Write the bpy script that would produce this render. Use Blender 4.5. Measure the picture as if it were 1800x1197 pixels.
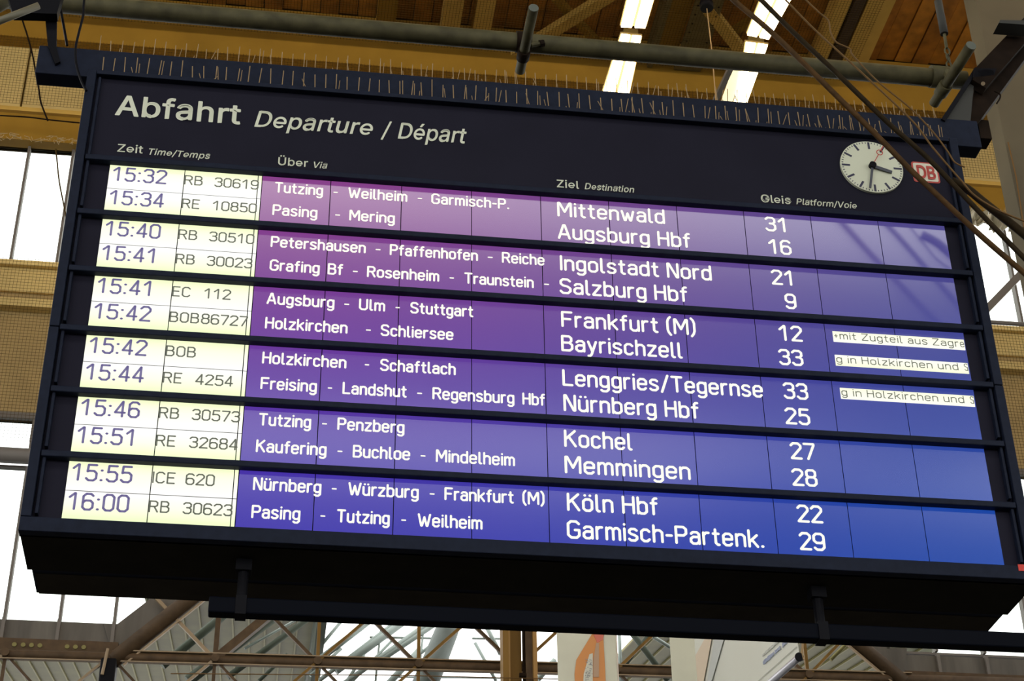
import bpy, bmesh, math, random
from mathutils import Vector, Matrix
for o_ in list(bpy.data.objects): bpy.data.objects.remove(o_)
sc_ = bpy.context.scene

# ------------------------------------------------------------------ camera
F = 3143.0444763251394                       # focal length in pixels of the 1800 x 1197 frame
CAM = Vector((0.18331211066295172, -6.063545926991506, 1.6499999999999995))
RW = Matrix(((0.9906299459635375, -0.1359768137391497, -0.012752109065855884), (0.06284446445562535, 0.5367475594936175, -0.8413992100453453), (0.12125544708409818, 0.8327138545160601, 0.5402635958950421)))              # rows: picture right, picture down, forward
def _ray(px_, py_): return RW.transposed() @ Vector(((px_-900)/F, (py_-598.5)/F, 1))
def at(px_, py_, y):         # point of the vertical plane y = const
    d = _ray(px_, py_); return CAM + d*((y-CAM.y)/d.y)
def pz(px_, py_, z):         # point of the level plane z = const
    d = _ray(px_, py_); return CAM + d*((z-CAM.z)/d.z)
cd = bpy.data.cameras.new('camera'); cd.sensor_width = 36; cd.lens = F*36/1800; cd.clip_end = 500
cam = bpy.data.objects.new('camera', cd); sc_.collection.objects.link(cam); sc_.camera = cam
cam.matrix_world = Matrix.Translation(CAM) @ Matrix((RW[0], -RW[1], -RW[2])).transposed().to_4x4()
sc_.view_settings.view_transform = 'Standard'; sc_.view_settings.look = 'None'
sc_.view_settings.gamma = 1; sc_.view_settings.use_curve_mapping = False
sc_.view_settings.exposure = 0.0

# ------------------------------------------------------------------ sky and added fill lights
wd = bpy.data.worlds.new('overcast'); sc_.world = wd; wd.use_nodes = True
bg = wd.node_tree.nodes['Background']; bg.inputs[0].default_value = (1,.99,.96,1); bg.inputs[1].default_value = 3.0
def ceiling_fill(loc, power, col=(1,.66,.30)):
    l = bpy.data.lights.new('ceiling_fill', 'POINT'); l.energy = power; l.color = col; l.shadow_soft_size = .25
    o = bpy.data.objects.new('ceiling_fill', l); sc_.collection.objects.link(o); o.location = loc
for x_ in (-4.0, .5, 7.5, 11.5): ceiling_fill((x_, 4.2, 18.4), 230)  # added point lights without fittings, above the view, to brighten the ceiling
GL = {'/':[249,[[235,533,216,533,180,330,71,-76,126,127,52,-76,14,-76,33,-76,69,127,178,533,124,330,197,533]]],'A':[480,[[16,0,39,0,78,170,201,509,140,339,226,509,276,509,251,509,338,339,463,0,401,170,440,0,395,0,418,0,359,101,287,302,323,202,281,321,264,372,273,344,255,400,232,478,245,435,236,478,245,478,241,478,233,435,213,371,222,399,204,343,191,302,196,320,155,202,85,0,120,101,62,0],[110,142,197,142,110,161,110,199,110,180,197,199,370,199,283,199,370,180,370,142,370,161,283,142]]],'B':[456,[[60,0,122,0,60,170,60,509,60,339,120,509,241,509,181,509,276,509,329,491,306,503,352,479,381,442,369,462,392,422,398,374,398,399,398,352,387,320,394,334,379,306,356,286,369,294,344,277,315,267,330,271,315,265,315,262,315,264,331,261,363,245,347,255,379,235,402,203,392,221,413,185,418,136,418,163,418,111,400,67,412,87,388,46,344,18,370,30,319,6,247,0,287,0,184,0],[125,57,125,115,165,57,245,57,205,57,284,57,330,80,313,65,347,95,355,137,355,114,355,154,342,184,351,170,334,198,306,218,321,209,290,227,248,231,271,231,207,231,125,231,166,231,125,173],[125,285,125,341,162,285,238,285,200,285,257,285,288,296,273,289,303,303,323,326,315,313,332,339,336,372,336,355,336,395,313,429,328,414,297,444,240,452,273,452,202,452,125,452,163,452,125,396]]],'D':[502,[[219,0,271,0,178,0,96,0,137,0,96,19,96,57,96,38,136,57,215,57,175,57,256,57,318,81,291,65,345,97,379,149,366,119,392,179,399,255,399,214,399,296,379,361,392,331,366,390,320,428,346,412,293,444,221,452,260,452,178,452,93,452,136,452,93,471,93,509,93,490,137,509,225,509,181,509,275,509,353,478,317,499,388,458,433,391,415,429,452,353,462,255,462,308,462,202,433,119,452,157,414,81,351,31,387,51,314,10],[125,509,103,509,125,339,125,0,125,170,103,0,60,0,82,0,60,170,60,509,60,339,82,509]]],'G':[520,[[269,-7,309,-7,223,-7,149,25,184,4,115,46,69,116,88,77,50,155,40,254,40,201,40,308,69,393,50,354,88,432,149,484,115,462,183,505,265,516,221,516,292,516,340,504,317,512,364,496,403,469,385,484,422,454,449,416,437,437,461,396,474,349,470,373,452,349,408,349,430,349,403,365,387,393,396,380,379,406,356,427,368,417,344,436,315,448,330,444,300,453,265,456,283,456,235,456,183,432,208,448,159,417,125,364,139,394,111,334,103,254,103,297,103,211,125,145,111,175,140,115,184,76,159,92,209,61,269,53,237,53,297,53,345,71,323,59,367,83,396,123,384,101,409,146,415,202,415,172,421,201,434,199,428,200,384,199,283,199,333,199,283,218,283,256,283,237,348,256,478,256,413,256,478,237,478,200,478,219,478,158,451,91,469,122,433,60,377,19,408,36,345,2]]],'P':[445,[[60,0,82,0,60,170,60,509,60,339,118,509,235,509,177,509,274,509,332,487,307,502,358,473,390,430,377,454,402,405,409,348,409,378,409,317,390,265,402,290,377,241,332,207,358,222,307,193,235,186,274,186,193,186,109,186,151,186,109,205,109,242,109,224,150,242,233,242,191,242,259,242,297,256,281,247,313,265,333,294,325,278,341,310,344,348,344,328,344,368,333,402,341,386,325,417,297,439,313,430,280,448,232,452,259,452,196,452,125,452,160,452,125,301,125,0,125,151,103,0]]],'T':[449,[[32,452,85,452,32,471,32,509,32,490,160,509,417,509,288,509,417,490,417,452,417,471,363,452,257,452,310,452,257,301,257,0,257,151,235,0,193,0,214,0,193,151,193,452,193,301,139,452]]],'V':[480,[[204,0,229,0,141,170,16,509,79,339,39,509,84,509,62,509,120,408,192,206,156,307,198,189,215,137,206,166,224,109,248,31,235,73,243,31,235,31,239,31,247,74,267,138,258,110,276,166,290,206,284,189,325,307,395,509,360,408,417,509,463,509,440,509,401,339,278,0,340,170,253,0]]],'Z':[438,[[42,0,161,0,42,15,42,46,42,31,119,159,273,385,196,272,284,400,306,431,295,415,318,446,341,476,329,461,343,469,348,454,346,461,327,453,285,452,306,453,264,452,223,452,244,452,162,452,40,452,101,452,40,471,40,509,40,490,159,509,397,509,278,509,397,493,397,462,397,477,321,351,169,129,245,240,158,113,134,81,146,97,122,65,97,33,110,49,95,40,90,54,93,47,111,55,152,57,132,56,173,57,214,57,193,57,276,57,399,57,338,57,399,38,399,0,399,19,280,0]]],'a':[389,[[160,-9,182,-9,136,-9,94,5,114,-4,75,14,48,45,59,27,36,62,30,108,30,83,30,130,43,161,35,147,52,175,78,193,63,185,92,201,125,211,108,207,143,215,178,220,160,218,201,223,234,227,219,225,248,228,265,235,258,231,272,239,276,255,276,245,276,255,276,257,276,256,276,272,267,297,273,286,261,308,240,322,252,316,228,328,196,331,213,331,178,331,149,322,162,328,136,317,118,301,126,309,110,292,100,274,104,283,80,280,41,291,61,285,50,314,79,346,62,332,95,360,133,375,113,369,153,381,194,384,173,384,208,384,239,379,223,383,255,376,286,360,271,370,301,351,322,320,313,338,332,303,337,251,337,280,337,168,337,0,337,84,317,0,277,0,297,0,277,17,277,52,277,35,275,52,272,52,274,52,268,43,252,25,261,34,243,15,215,1,230,7,200,-5],[170,45,155,45,193,45,228,59,212,50,243,68,263,93,255,79,271,107,276,138,276,122,276,155,276,190,276,173,273,187,259,182,268,184,251,180,231,176,242,178,221,174,200,171,210,172,190,170,175,168,182,169,161,166,134,159,147,163,121,154,103,139,111,148,96,131,92,105,92,119,92,92,102,72,95,81,109,63,130,52,118,57,142,48]]],'b':[424,[[229,-8,261,-8,206,-8,172,4,187,-4,158,12,138,31,146,21,129,42,118,59,123,51,116,59,112,59,114,59,112,39,112,0,112,20,92,0,53,0,72,0,53,170,53,509,53,339,73,509,114,509,93,509,114,446,114,319,114,382,115,319,118,319,117,319,123,327,137,346,129,336,145,356,171,373,157,365,186,381,229,384,205,384,261,384,313,361,289,376,337,345,370,293,356,322,383,263,390,189,390,229,390,149,370,84,383,114,356,55,313,16,337,32,289,0],[220,47,197,47,244,47,279,66,263,53,295,78,316,117,308,95,324,138,328,189,328,162,328,216,316,261,324,240,308,282,280,311,296,299,264,324,220,330,244,330,197,330,161,312,177,324,145,300,125,263,133,284,117,242,113,189,113,217,113,161,125,115,117,136,133,94,162,65,146,77,178,53]]],'e':[404,[[212,-8,238,-8,175,-8,117,16,143,0,90,33,56,85,70,56,41,114,34,187,34,148,34,226,55,290,41,260,69,319,115,359,89,343,141,376,205,384,171,384,226,384,266,374,246,381,285,367,319,341,303,356,335,326,357,282,348,306,366,258,371,194,371,228,371,186,371,169,371,178,272,169,75,169,174,169,75,187,75,221,75,204,163,221,338,221,250,221,329,215,310,202,319,208,310,227,298,269,306,249,290,288,263,314,278,303,247,325,205,330,228,330,182,330,146,313,163,325,130,302,109,270,118,288,100,251,96,211,96,232,96,200,96,178,96,189,96,150,110,106,101,126,120,87,151,61,134,72,168,51,212,46,189,46,228,46,254,53,241,48,266,57,285,73,277,64,294,82,306,105,301,93,325,101,365,91,345,96,359,71,335,39,349,54,321,24,283,4,303,13,262,-4]]],'f':[254,[[228,379,154,379,228,362,228,327,228,344,154,327,6,327,80,327,6,344,6,379,6,362,80,379],[81,0,101,0,81,144,81,432,81,288,81,453,96,486,86,471,106,500,135,519,119,511,152,526,187,530,169,530,201,530,222,527,213,529,232,525,243,521,238,523,238,503,227,468,233,486,224,470,215,472,220,471,210,473,195,474,203,474,176,474,154,460,163,469,146,451,142,419,142,437,142,279,142,0,142,140,121,0]]],'h':[410,[[114,227,114,249,114,151,114,0,114,76,93,0,53,0,73,0,53,170,53,509,53,339,73,509,114,509,93,509,114,435,114,287,114,361,110,287,102,287,106,287,114,322,152,362,131,347,174,377,227,384,199,384,253,384,295,369,276,379,315,358,341,321,330,342,352,299,357,240,357,273,357,160,357,0,357,80,337,0,296,0,316,0,296,78,296,235,296,157,296,265,273,304,288,288,258,321,210,329,237,329,192,329,161,317,175,325,146,309,126,283,135,298,118,267]]],'i':[167,[[53,0,73,0,53,126,53,379,53,253,73,379,114,379,93,379,114,253,114,0,114,126,93,0],[84,443,95,443,72,443,54,455,62,447,45,462,41,483,41,472,41,494,54,512,45,504,62,520,84,524,72,524,95,524,114,512,106,520,122,504,126,483,126,494,126,472,114,455,122,462,106,447]]],'l':[189,[[139,-2,147,-2,110,-2,74,20,88,5,60,35,53,84,53,57,53,226,53,509,53,367,73,509,114,509,93,509,114,372,114,99,114,235,114,81,120,62,116,69,125,55,146,52,133,52,152,52,160,53,157,52,164,53,170,54,167,54,173,37,181,3,177,20,175,1,162,-1,169,0,154,-2]]],'m':[610,[[53,0,73,0,53,126,53,379,53,253,72,379,112,379,92,379,112,351,112,295,112,323,111,295,108,295,109,295,113,316,132,346,121,332,144,359,172,376,157,369,187,383,219,386,203,386,247,386,287,361,270,378,305,344,321,295,316,322,318,295,312,295,315,295,317,313,337,343,325,329,349,357,381,375,364,367,398,382,437,386,416,386,459,386,497,372,479,381,515,362,541,328,530,348,551,309,557,255,557,285,557,170,557,0,557,85,536,0,496,0,516,0,496,85,496,254,496,169,496,281,473,313,488,301,457,325,419,330,439,330,402,330,374,320,387,327,362,313,345,290,352,303,339,278,335,247,335,263,335,165,335,0,335,82,315,0,274,0,295,0,274,87,274,260,274,173,274,281,253,311,267,298,239,324,199,330,221,330,185,330,158,320,171,327,144,313,126,289,134,303,118,276,114,238,114,258,114,159,114,0,114,79,93,0]]],'n':[410,[[114,227,114,249,114,151,114,0,114,76,93,0,53,0,73,0,53,126,53,379,53,253,72,379,112,379,92,379,112,349,112,287,112,318,109,287,102,287,106,287,114,322,152,362,131,347,174,377,227,384,199,384,253,384,295,369,276,379,314,358,341,321,330,342,352,299,357,240,357,273,357,160,357,0,357,80,337,0,296,0,316,0,296,78,296,235,296,157,296,265,273,304,288,288,258,321,210,329,237,329,192,329,161,317,175,325,146,309,126,283,135,298,118,267]]],'o':[415,[[207,-8,242,-8,173,-8,117,16,143,0,91,33,56,85,71,56,41,114,34,187,34,149,34,227,56,291,41,262,71,321,117,360,91,343,143,376,207,384,173,384,242,384,299,360,273,376,325,343,359,291,345,321,374,262,381,187,381,227,381,149,359,85,374,114,345,56,299,16,325,33,273,0],[207,46,182,46,233,46,270,66,254,53,287,79,307,117,299,96,315,139,319,187,319,162,319,213,307,258,315,236,299,280,270,310,287,297,254,323,207,330,233,330,182,330,145,310,161,323,129,297,108,258,116,280,100,237,96,187,96,213,96,162,108,117,100,139,116,96,145,66,129,79,161,53]]],'p':[424,[[53,-143,73,-143,53,31,53,379,53,205,72,379,112,379,92,379,112,359,112,319,112,339,114,319,118,319,116,319,123,327,137,346,129,336,145,356,171,373,157,365,186,381,229,384,205,384,261,384,313,361,289,376,337,345,370,293,356,322,383,263,390,189,390,229,390,149,370,84,383,114,356,55,313,16,337,32,289,0,229,-8,261,-8,206,-8,173,4,187,-4,158,12,138,31,146,21,130,42,118,59,123,51,117,59,114,59,115,59,114,-8,114,-143,114,-76,93,-143],[220,47,197,47,244,47,279,66,263,53,295,78,316,117,308,95,324,138,328,189,328,162,328,216,316,261,324,240,308,282,280,311,296,299,264,324,220,330,244,330,197,330,161,312,177,324,145,300,125,263,133,284,117,242,113,189,113,217,113,161,125,115,117,136,133,94,162,65,146,77,178,53]]],'r':[259,[[53,0,73,0,53,126,53,379,53,253,72,379,112,379,92,379,112,360,112,321,112,340,113,321,115,321,114,321,122,340,152,367,135,355,170,379,213,385,190,385,218,385,229,384,223,385,235,384,243,384,240,384,243,363,243,322,243,343,242,323,230,324,237,323,223,325,207,326,215,326,189,326,159,315,173,322,145,307,126,284,134,297,118,270,114,237,114,255,114,158,114,0,114,79,93,0]]],'s':[365,[[182,-8,211,-8,156,-8,112,3,133,-4,92,11,62,38,75,23,49,53,36,94,40,72,55,98,94,107,74,102,99,86,124,60,109,70,139,50,181,45,158,45,208,45,244,62,229,51,260,74,268,103,268,87,268,116,254,136,263,127,245,144,212,155,231,151,191,160,149,170,170,165,115,178,72,208,89,191,55,225,47,274,47,247,47,296,65,332,53,315,77,348,115,370,94,361,136,380,187,384,160,384,213,384,254,372,235,380,272,365,299,339,287,353,310,325,324,290,319,309,305,286,268,277,287,281,263,292,243,316,255,304,230,327,187,333,212,333,165,333,131,317,146,327,116,306,109,277,109,293,109,263,124,243,114,252,134,235,172,223,150,228,191,218,229,209,210,214,264,201,306,171,290,188,323,154,331,107,331,133,331,84,312,47,325,64,300,30,260,6,282,16,237,-3]]],'t':[227,[[204,379,138,379,204,362,204,327,204,344,138,327,6,327,72,327,6,344,6,379,6,362,72,379],[65,471,65,345,85,471,126,471,106,471,126,347,126,98,126,222,126,81,136,61,129,69,143,54,170,50,154,50,174,50,185,51,179,50,191,52,202,54,197,53,206,36,213,2,209,19,207,0,192,-3,200,-2,184,-4,168,-4,176,-4,136,-4,92,21,110,4,74,38,65,93,65,62,65,219]]],'u':[410,[[182,-5,211,-5,157,-5,115,11,134,0,95,21,69,59,80,37,58,80,53,139,53,107,53,219,53,379,53,299,73,379,114,379,93,379,114,301,114,144,114,222,114,114,137,75,121,91,152,58,200,50,173,50,218,50,249,62,235,54,264,70,283,97,275,81,292,112,296,153,296,131,296,228,296,379,296,304,316,379,357,379,337,379,357,253,357,0,357,126,337,0,298,0,318,0,298,31,298,92,298,61,301,92,307,92,304,92,295,57,257,17,279,32,235,2]]],'Ü':[517,[[259,-8,299,-8,219,-8,154,15,184,0,124,31,85,80,101,53,68,107,60,173,60,138,60,285,60,509,60,397,81,509,124,509,103,509,124,399,124,178,124,288,124,154,141,113,130,132,152,94,187,68,167,79,207,57,259,52,231,52,287,52,331,68,311,57,351,79,377,113,366,94,387,132,393,178,393,154,393,288,393,509,393,399,414,509,457,509,436,509,457,397,457,173,457,285,457,138,433,80,449,107,416,53,363,15,393,31,334,0],[331,572,342,572,320,572,302,584,310,576,294,592,290,612,290,601,290,624,302,641,294,633,310,649,331,653,320,653,342,653,359,641,351,649,367,633,371,612,371,624,371,601,359,584,367,592,351,576],[187,572,198,572,176,572,158,584,166,576,150,592,146,612,146,601,146,624,158,641,150,633,166,649,187,653,176,653,198,653,216,641,208,649,223,633,227,612,227,624,227,601,216,584,223,592,208,576]]],'é':[404,[[212,-8,238,-8,175,-8,117,16,143,0,90,33,56,85,70,56,41,114,34,187,34,148,34,226,55,290,41,260,69,319,115,359,89,343,141,376,205,384,171,384,226,384,266,374,246,381,285,367,319,341,303,356,335,326,357,282,348,306,366,258,371,194,371,228,371,186,371,169,371,178,272,169,75,169,174,169,75,187,75,221,75,204,163,221,338,221,250,221,329,215,310,202,319,208,310,227,298,269,306,249,290,288,263,314,278,303,247,325,205,330,228,330,182,330,146,313,163,325,130,302,109,270,118,288,100,251,96,211,96,232,96,200,96,178,96,189,96,150,110,106,101,126,120,87,151,61,134,72,168,51,212,46,189,46,228,46,254,53,241,48,266,57,285,73,277,64,294,82,306,105,301,93,325,101,365,91,345,96,359,71,335,39,349,54,321,24,283,4,303,13,262,-4],[177,429,194,429,193,462,225,529,209,496,247,529,293,529,270,529,271,496,227,429,249,462,210,429]]]}
# ------------------------------------------------------------------ helpers
R_ = random.Random(7)
COL = bpy.context.scene.collection
def M_(name, col, rough=.6, metal=0.0, noise=0.0, nscale=6.0, emit=None, estr=1.0, spec=.5, bump=0.0, streak=False):
    m = bpy.data.materials.new(name); m.use_nodes = True
    nt = m.node_tree; b = nt.nodes['Principled BSDF']
    b.inputs['Base Color'].default_value = (*col, 1); b.inputs['Roughness'].default_value = rough
    b.inputs['Metallic'].default_value = metal; b.inputs['Specular IOR Level'].default_value = spec
    if emit:
        b.inputs['Emission Color'].default_value = (*emit, 1); b.inputs['Emission Strength'].default_value = estr
    if noise or bump:
        tc = nt.nodes.new('ShaderNodeTexCoord'); mp = nt.nodes.new('ShaderNodeMapping')
        g = nt.nodes.new('ShaderNodeNewGeometry')
        nt.links.new(g.outputs['Position'], mp.inputs['Vector'])
        if streak: mp.inputs['Scale'].default_value = (1, 1, .12)
        n = nt.nodes.new('ShaderNodeTexNoise'); n.inputs['Scale'].default_value = nscale
        n.inputs['Detail'].default_value = 6
        nt.links.new(mp.outputs[0], n.inputs['Vector'])
        if noise:
            r = nt.nodes.new('ShaderNodeMapRange'); r.inputs['From Min'].default_value = .3; r.inputs['From Max'].default_value = .7
            r.inputs['To Min'].default_value = 1 - noise; r.inputs['To Max'].default_value = 1 + noise
            nt.links.new(n.outputs['Fac'], r.inputs['Value'])
            x = nt.nodes.new('ShaderNodeMix'); x.data_type = 'RGBA'; x.blend_type = 'MULTIPLY'; x.inputs['Factor'].default_value = 1
            x.inputs[6].default_value = (*col, 1); nt.links.new(r.outputs[0], x.inputs[7])
            nt.links.new(x.outputs[2], b.inputs['Base Color'])
        if bump:
            bp = nt.nodes.new('ShaderNodeBump'); bp.inputs['Strength'].default_value = bump; bp.inputs['Distance'].default_value = .01
            nt.links.new(n.outputs['Fac'], bp.inputs['Height']); nt.links.new(bp.outputs[0], b.inputs['Normal'])
    return m

class MB:
    def __init__(s): s.v = []; s.f = []
    def add(s, vs, fs):
        o = len(s.v); s.v += [tuple(v) for v in vs]; s.f += [tuple(i + o for i in f) for f in fs]; return s
    def box(s, a, b):
        (x0, y0, z0), (x1, y1, z1) = [min(p, q) for p, q in zip(a, b)], [max(p, q) for p, q in zip(a, b)]
        return s.add([(x0,y0,z0),(x1,y0,z0),(x1,y1,z0),(x0,y1,z0),(x0,y0,z1),(x1,y0,z1),(x1,y1,z1),(x0,y1,z1)],
                     [(0,3,2,1),(4,5,6,7),(0,1,5,4),(1,2,6,5),(2,3,7,6),(3,0,4,7)])
    def bar(s, p, q, w, h, up=(0,0,1)):
        p, q = Vector(p), Vector(q); d = (q - p).normalized(); u = Vector(up)
        if abs(d.dot(u)) > .98: u = Vector((0,1,0))
        r = d.cross(u).normalized(); u = r.cross(d).normalized(); r *= w/2; u *= h/2
        return s.add([p-r-u, p+r-u, p+r+u, p-r+u, q-r-u, q+r-u, q+r+u, q-r+u],
                     [(0,1,2,3),(7,6,5,4),(0,4,5,1),(1,5,6,2),(2,6,7,3),(3,7,4,0)])
    def tube(s, pts, r, n=12, cap=True):
        pts = [Vector(p) for p in pts]; k = len(pts); o = len(s.v); u = None
        rs = r if isinstance(r, (list, tuple)) else [r]*k
        for i, p in enumerate(pts):
            d = (pts[min(i+1,k-1)] - pts[max(i-1,0)]).normalized()
            if u is None:
                u = d.orthogonal().normalized()
            u = (u - d*u.dot(d)).normalized(); w = d.cross(u)
            for j in range(n):
                a = 2*math.pi*j/n; s.v.append(tuple(p + (u*math.cos(a) + w*math.sin(a))*rs[i]))
        for i in range(k-1):
            for j in range(n):
                a = o+i*n+j; b = o+i*n+(j+1)%n
                s.f.append((a, b, b+n, a+n))
        if cap:
            s.f.append(tuple(o+j for j in range(n-1,-1,-1))); s.f.append(tuple(o+(k-1)*n+j for j in range(n)))
        return s
    def poly(s, pts, d):                      # flat outline extruded by the vector d
        n = len(pts); d = Vector(d)
        return s.add([Vector(p) for p in pts] + [Vector(p)+d for p in pts],
                     [tuple(range(n)), tuple(range(2*n-1, n-1, -1))] + [(i, i+n, (i+1)%n+n, (i+1)%n) for i in range(n)])
    def build(s, name, mat, parent=None, smooth=False, bevel=0, kind=None, label=None):
        me = bpy.data.meshes.new(name); me.from_pydata(s.v, [], s.f); me.materials.append(mat)
        bm = bmesh.new(); bm.from_mesh(me); bmesh.ops.recalc_face_normals(bm, faces=bm.faces); bm.to_mesh(me); bm.free()
        if smooth:
            for p in me.polygons: p.use_smooth = len(p.vertices) == 4
        o = bpy.data.objects.new(name, me); COL.objects.link(o)
        if bevel:
            b = o.modifiers.new('bevel', 'BEVEL'); b.width = bevel; b.segments = 2; b.limit_method = 'ANGLE'
        if parent: o.parent = parent; o.matrix_parent_inverse = Matrix.Translation(parent.location).inverted() if not parent.parent else Matrix.Translation(Vector(parent['wl'])).inverted() if 'wl' in parent else Matrix()
        if kind: o['kind'] = kind
        if label: o['label'] = label
        return o
def thing(name, label, cat, loc, group=None):
    o = bpy.data.objects.new(name, None); COL.objects.link(o); o.location = loc; o.empty_display_size = .2
    o['label'] = label; o['category'] = cat
    if group: o['group'] = group
    return o
def tag(o, label, cat, group=None):
    o['label'] = label; o['category'] = cat
    if group: o['group'] = group
    return o
def struct(o): o['kind'] = 'structure'; return o
def B(a, b): return MB().box(a, b)

# ------------------------------------------------------------------ materials
navy = M_('navy_powder_coat', (.010,.0135,.026), .5, noise=.15, nscale=30, spec=.08)
header_m = M_('header_panel_dark', (.0125,.012,.021), .6, noise=.08, nscale=4, spec=.06)
under_m = M_('underside_black', (.016,.014,.010), .7, noise=.2, nscale=9, spec=.05)
black = M_('black_steel', (.004,.004,.006), .5, spec=.08)
letter = M_('cream_vinyl', (.62,.64,.50), .6)
steel_pipe = M_('galvanised_pipe', (.070,.062,.030), .6, metal=.0, spec=.15, noise=.35, nscale=14)
cap_m = M_('pipe_end', (.11,.12,.10), .7, spec=.1)
wire_m = M_('dusty_wire', (.30,.21,.11), .8, spec=.1)
rust = M_('dark_brown_steel', (.012,.007,.004), .7, spec=.06, noise=.4, nscale=12)
plate_m = M_('grey_plate', (.05,.05,.045), .6, spec=.1)
cable_m = M_('brown_cable', (.06,.030,.008), .6, spec=.12, noise=.3, nscale=25)
cable_d = M_('dark_cable', (.022,.014,.005), .6, spec=.08, noise=.3, nscale=25)
thin_m = M_('dusty_thin_cable', (.14,.08,.03), .7, spec=.1)
plank_ms = [M_('varnished_plank_%d' % i, c, .55, noise=.35, nscale=5) for i, c in enumerate(((.34,.135,.012),(.40,.165,.016),(.29,.11,.010)))]
seam_m = M_('dark_roof_void', (.03,.014,.004), .8)
amber = M_('amber_paint', (.27,.150,.018), .6, noise=.10, nscale=2, spec=.15)
amber_l = M_('amber_paint_light', (.52,.33,.075), .6, noise=.12, nscale=2, spec=.15)
beige = M_('beige_panel', (.62,.46,.17), .7, noise=.10, nscale=1.5)
brownp = M_('brown_corrugated_panel', (.36,.25,.095), .7, noise=.15, nscale=2)
net_m = M_('bird_net_thread', (.06,.038,.012), .9, spec=.05)
mull_m = M_('window_bar', (.13,.115,.10), .6)
greyp = M_('grey_sill_panel', (.095,.085,.07), .7, noise=.3, nscale=6, streak=True)
tube_m = M_('brown_structural_tube', (.075,.047,.024), .6, spec=.2, noise=.25, nscale=8)
tan_m = M_('tan_angle', (.26,.19,.11), .6)
pillar_m = M_('pillar_plaster', (.085,.075,.048), .85, noise=.12, nscale=1.5)
olive_m = M_('olive_roof_sheet', (.115,.105,.028), .6, spec=.1, noise=.12, nscale=2)
rib_m = M_('olive_roof_rib', (.20,.18,.07), .6, spec=.1)
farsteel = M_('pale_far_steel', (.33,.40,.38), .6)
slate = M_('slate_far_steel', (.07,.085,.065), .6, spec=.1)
col_m = M_('amber_lit_steel', (.17,.095,.022), .6, spec=.15, noise=.2, nscale=8, streak=True)  # amber light on column and truss posts is put into this colour
banner_m = M_('banner_cloth', (.62,.62,.50), .8, noise=.05, nscale=3)
floor_m = M_('hall_floor', (.035,.033,.03), .7, noise=.1, nscale=1)
hall_m = M_('hall_wall', (.05,.038,.022), .9, spec=.05)
olive_steel = M_('olive_girder', (.10,.075,.022), .6, noise=.25, nscale=6)

def screen_mat():
    m = bpy.data.materials.new('blue_lcd'); m.use_nodes = True; nt = m.node_tree; b = nt.nodes['Principled BSDF']
    b.inputs['Base Color'].default_value = (.01,.01,.02,1); b.inputs['Roughness'].default_value = .14; b.inputs['IOR'].default_value = 1.9
    g = nt.nodes.new('ShaderNodeNewGeometry'); s = nt.nodes.new('ShaderNodeSeparateXYZ'); nt.links.new(g.outputs['Position'], s.inputs[0])
    def mr(o, a, c):
        r = nt.nodes.new('ShaderNodeMapRange'); r.inputs['From Min'].default_value = a; r.inputs['From Max'].default_value = c
        r.interpolation_type = 'SMOOTHSTEP'; nt.links.new(s.outputs[o], r.inputs['Value']); return r.outputs[0]
    u = mr('X', -.2, 3.2); v = mr('Z', 6.45, 4.55)
    def mix(f, a, c):
        x = nt.nodes.new('ShaderNodeMix'); x.data_type = 'RGBA'; nt.links.new(f, x.inputs[0])
        for i, k in ((6, a), (7, c)):
            if isinstance(k, tuple): x.inputs[i].default_value = (*k, 1)
            else: nt.links.new(k, x.inputs[i])
        return x.outputs[2]
    top = mix(u, SCR['TL'], SCR['TR']); bot = mix(u, SCR['BL'], SCR['BR'])
    c = mix(v, top, bot)  # off-axis violet-to-blue tint painted into the emission by position on the board
    nt.links.new(c, b.inputs['Emission Color']); b.inputs['Emission Strength'].default_value = 1
    return m
SCR = dict(TL=(.25,.05,.24), TR=(.07,.06,.24), BL=(.040,.026,.39), BR=(.0,.055,.36))
blue_lcd = screen_mat()
white_lcd = M_('white_lcd', (.1,.1,.1), .12, emit=(.98,1.0,.70), estr=.97)
_n = white_lcd.node_tree; _b = _n.nodes['Principled BSDF']
_g = _n.nodes.new('ShaderNodeNewGeometry'); _s = _n.nodes.new('ShaderNodeSeparateXYZ'); _n.links.new(_g.outputs['Position'], _s.inputs[0])
_a = _n.nodes.new('ShaderNodeMath'); _a.operation = 'SUBTRACT'; _a.inputs[0].default_value = 6.332; _n.links.new(_s.outputs['Z'], _a.inputs[1])
_d = _n.nodes.new('ShaderNodeMath'); _d.operation = 'DIVIDE'; _n.links.new(_a.outputs[0], _d.inputs[0]); _d.inputs[1].default_value = .2822
_f = _n.nodes.new('ShaderNodeMath'); _f.operation = 'FRACT'; _n.links.new(_d.outputs[0], _f.inputs[0])
_r = _n.nodes.new('ShaderNodeValToRGB'); _n.links.new(_f.outputs[0], _r.inputs[0])
for _p, _c in ((0,(.93,1,.58,1)),(.18,(1,1,.80,1)),(.45,(1,1,.97,1)),(.66,(1,1,.80,1)),(.83,(.88,1,.56,1))):
    _e = _r.color_ramp.elements.new(_p) if _p not in (0,) else _r.color_ramp.elements[0]
    _e.position = _p; _e.color = _c
_r.color_ramp.elements[-1].color = (.88,1,.56,1)
_n.links.new(_r.outputs[0], _b.inputs['Emission Color'])
white_txt = M_('lit_character', (.1,.1,.1), .3, emit=(1,1,.82), estr=1.0)
dark_txt = M_('dark_character', (.05,.05,.08), .3, emit=(.12,.10,.24), estr=1.0)
grey_txt = M_('grey_character', (.05,.05,.05), .3, emit=(.10,.11,.08), estr=1.0)
gap_m = M_('module_gap', (.01,.02,.012), .6)
glass = bpy.data.materials.new('window_glass'); glass.use_nodes = True
_n = glass.node_tree; _n.nodes.remove(_n.nodes['Principled BSDF'])
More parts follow.
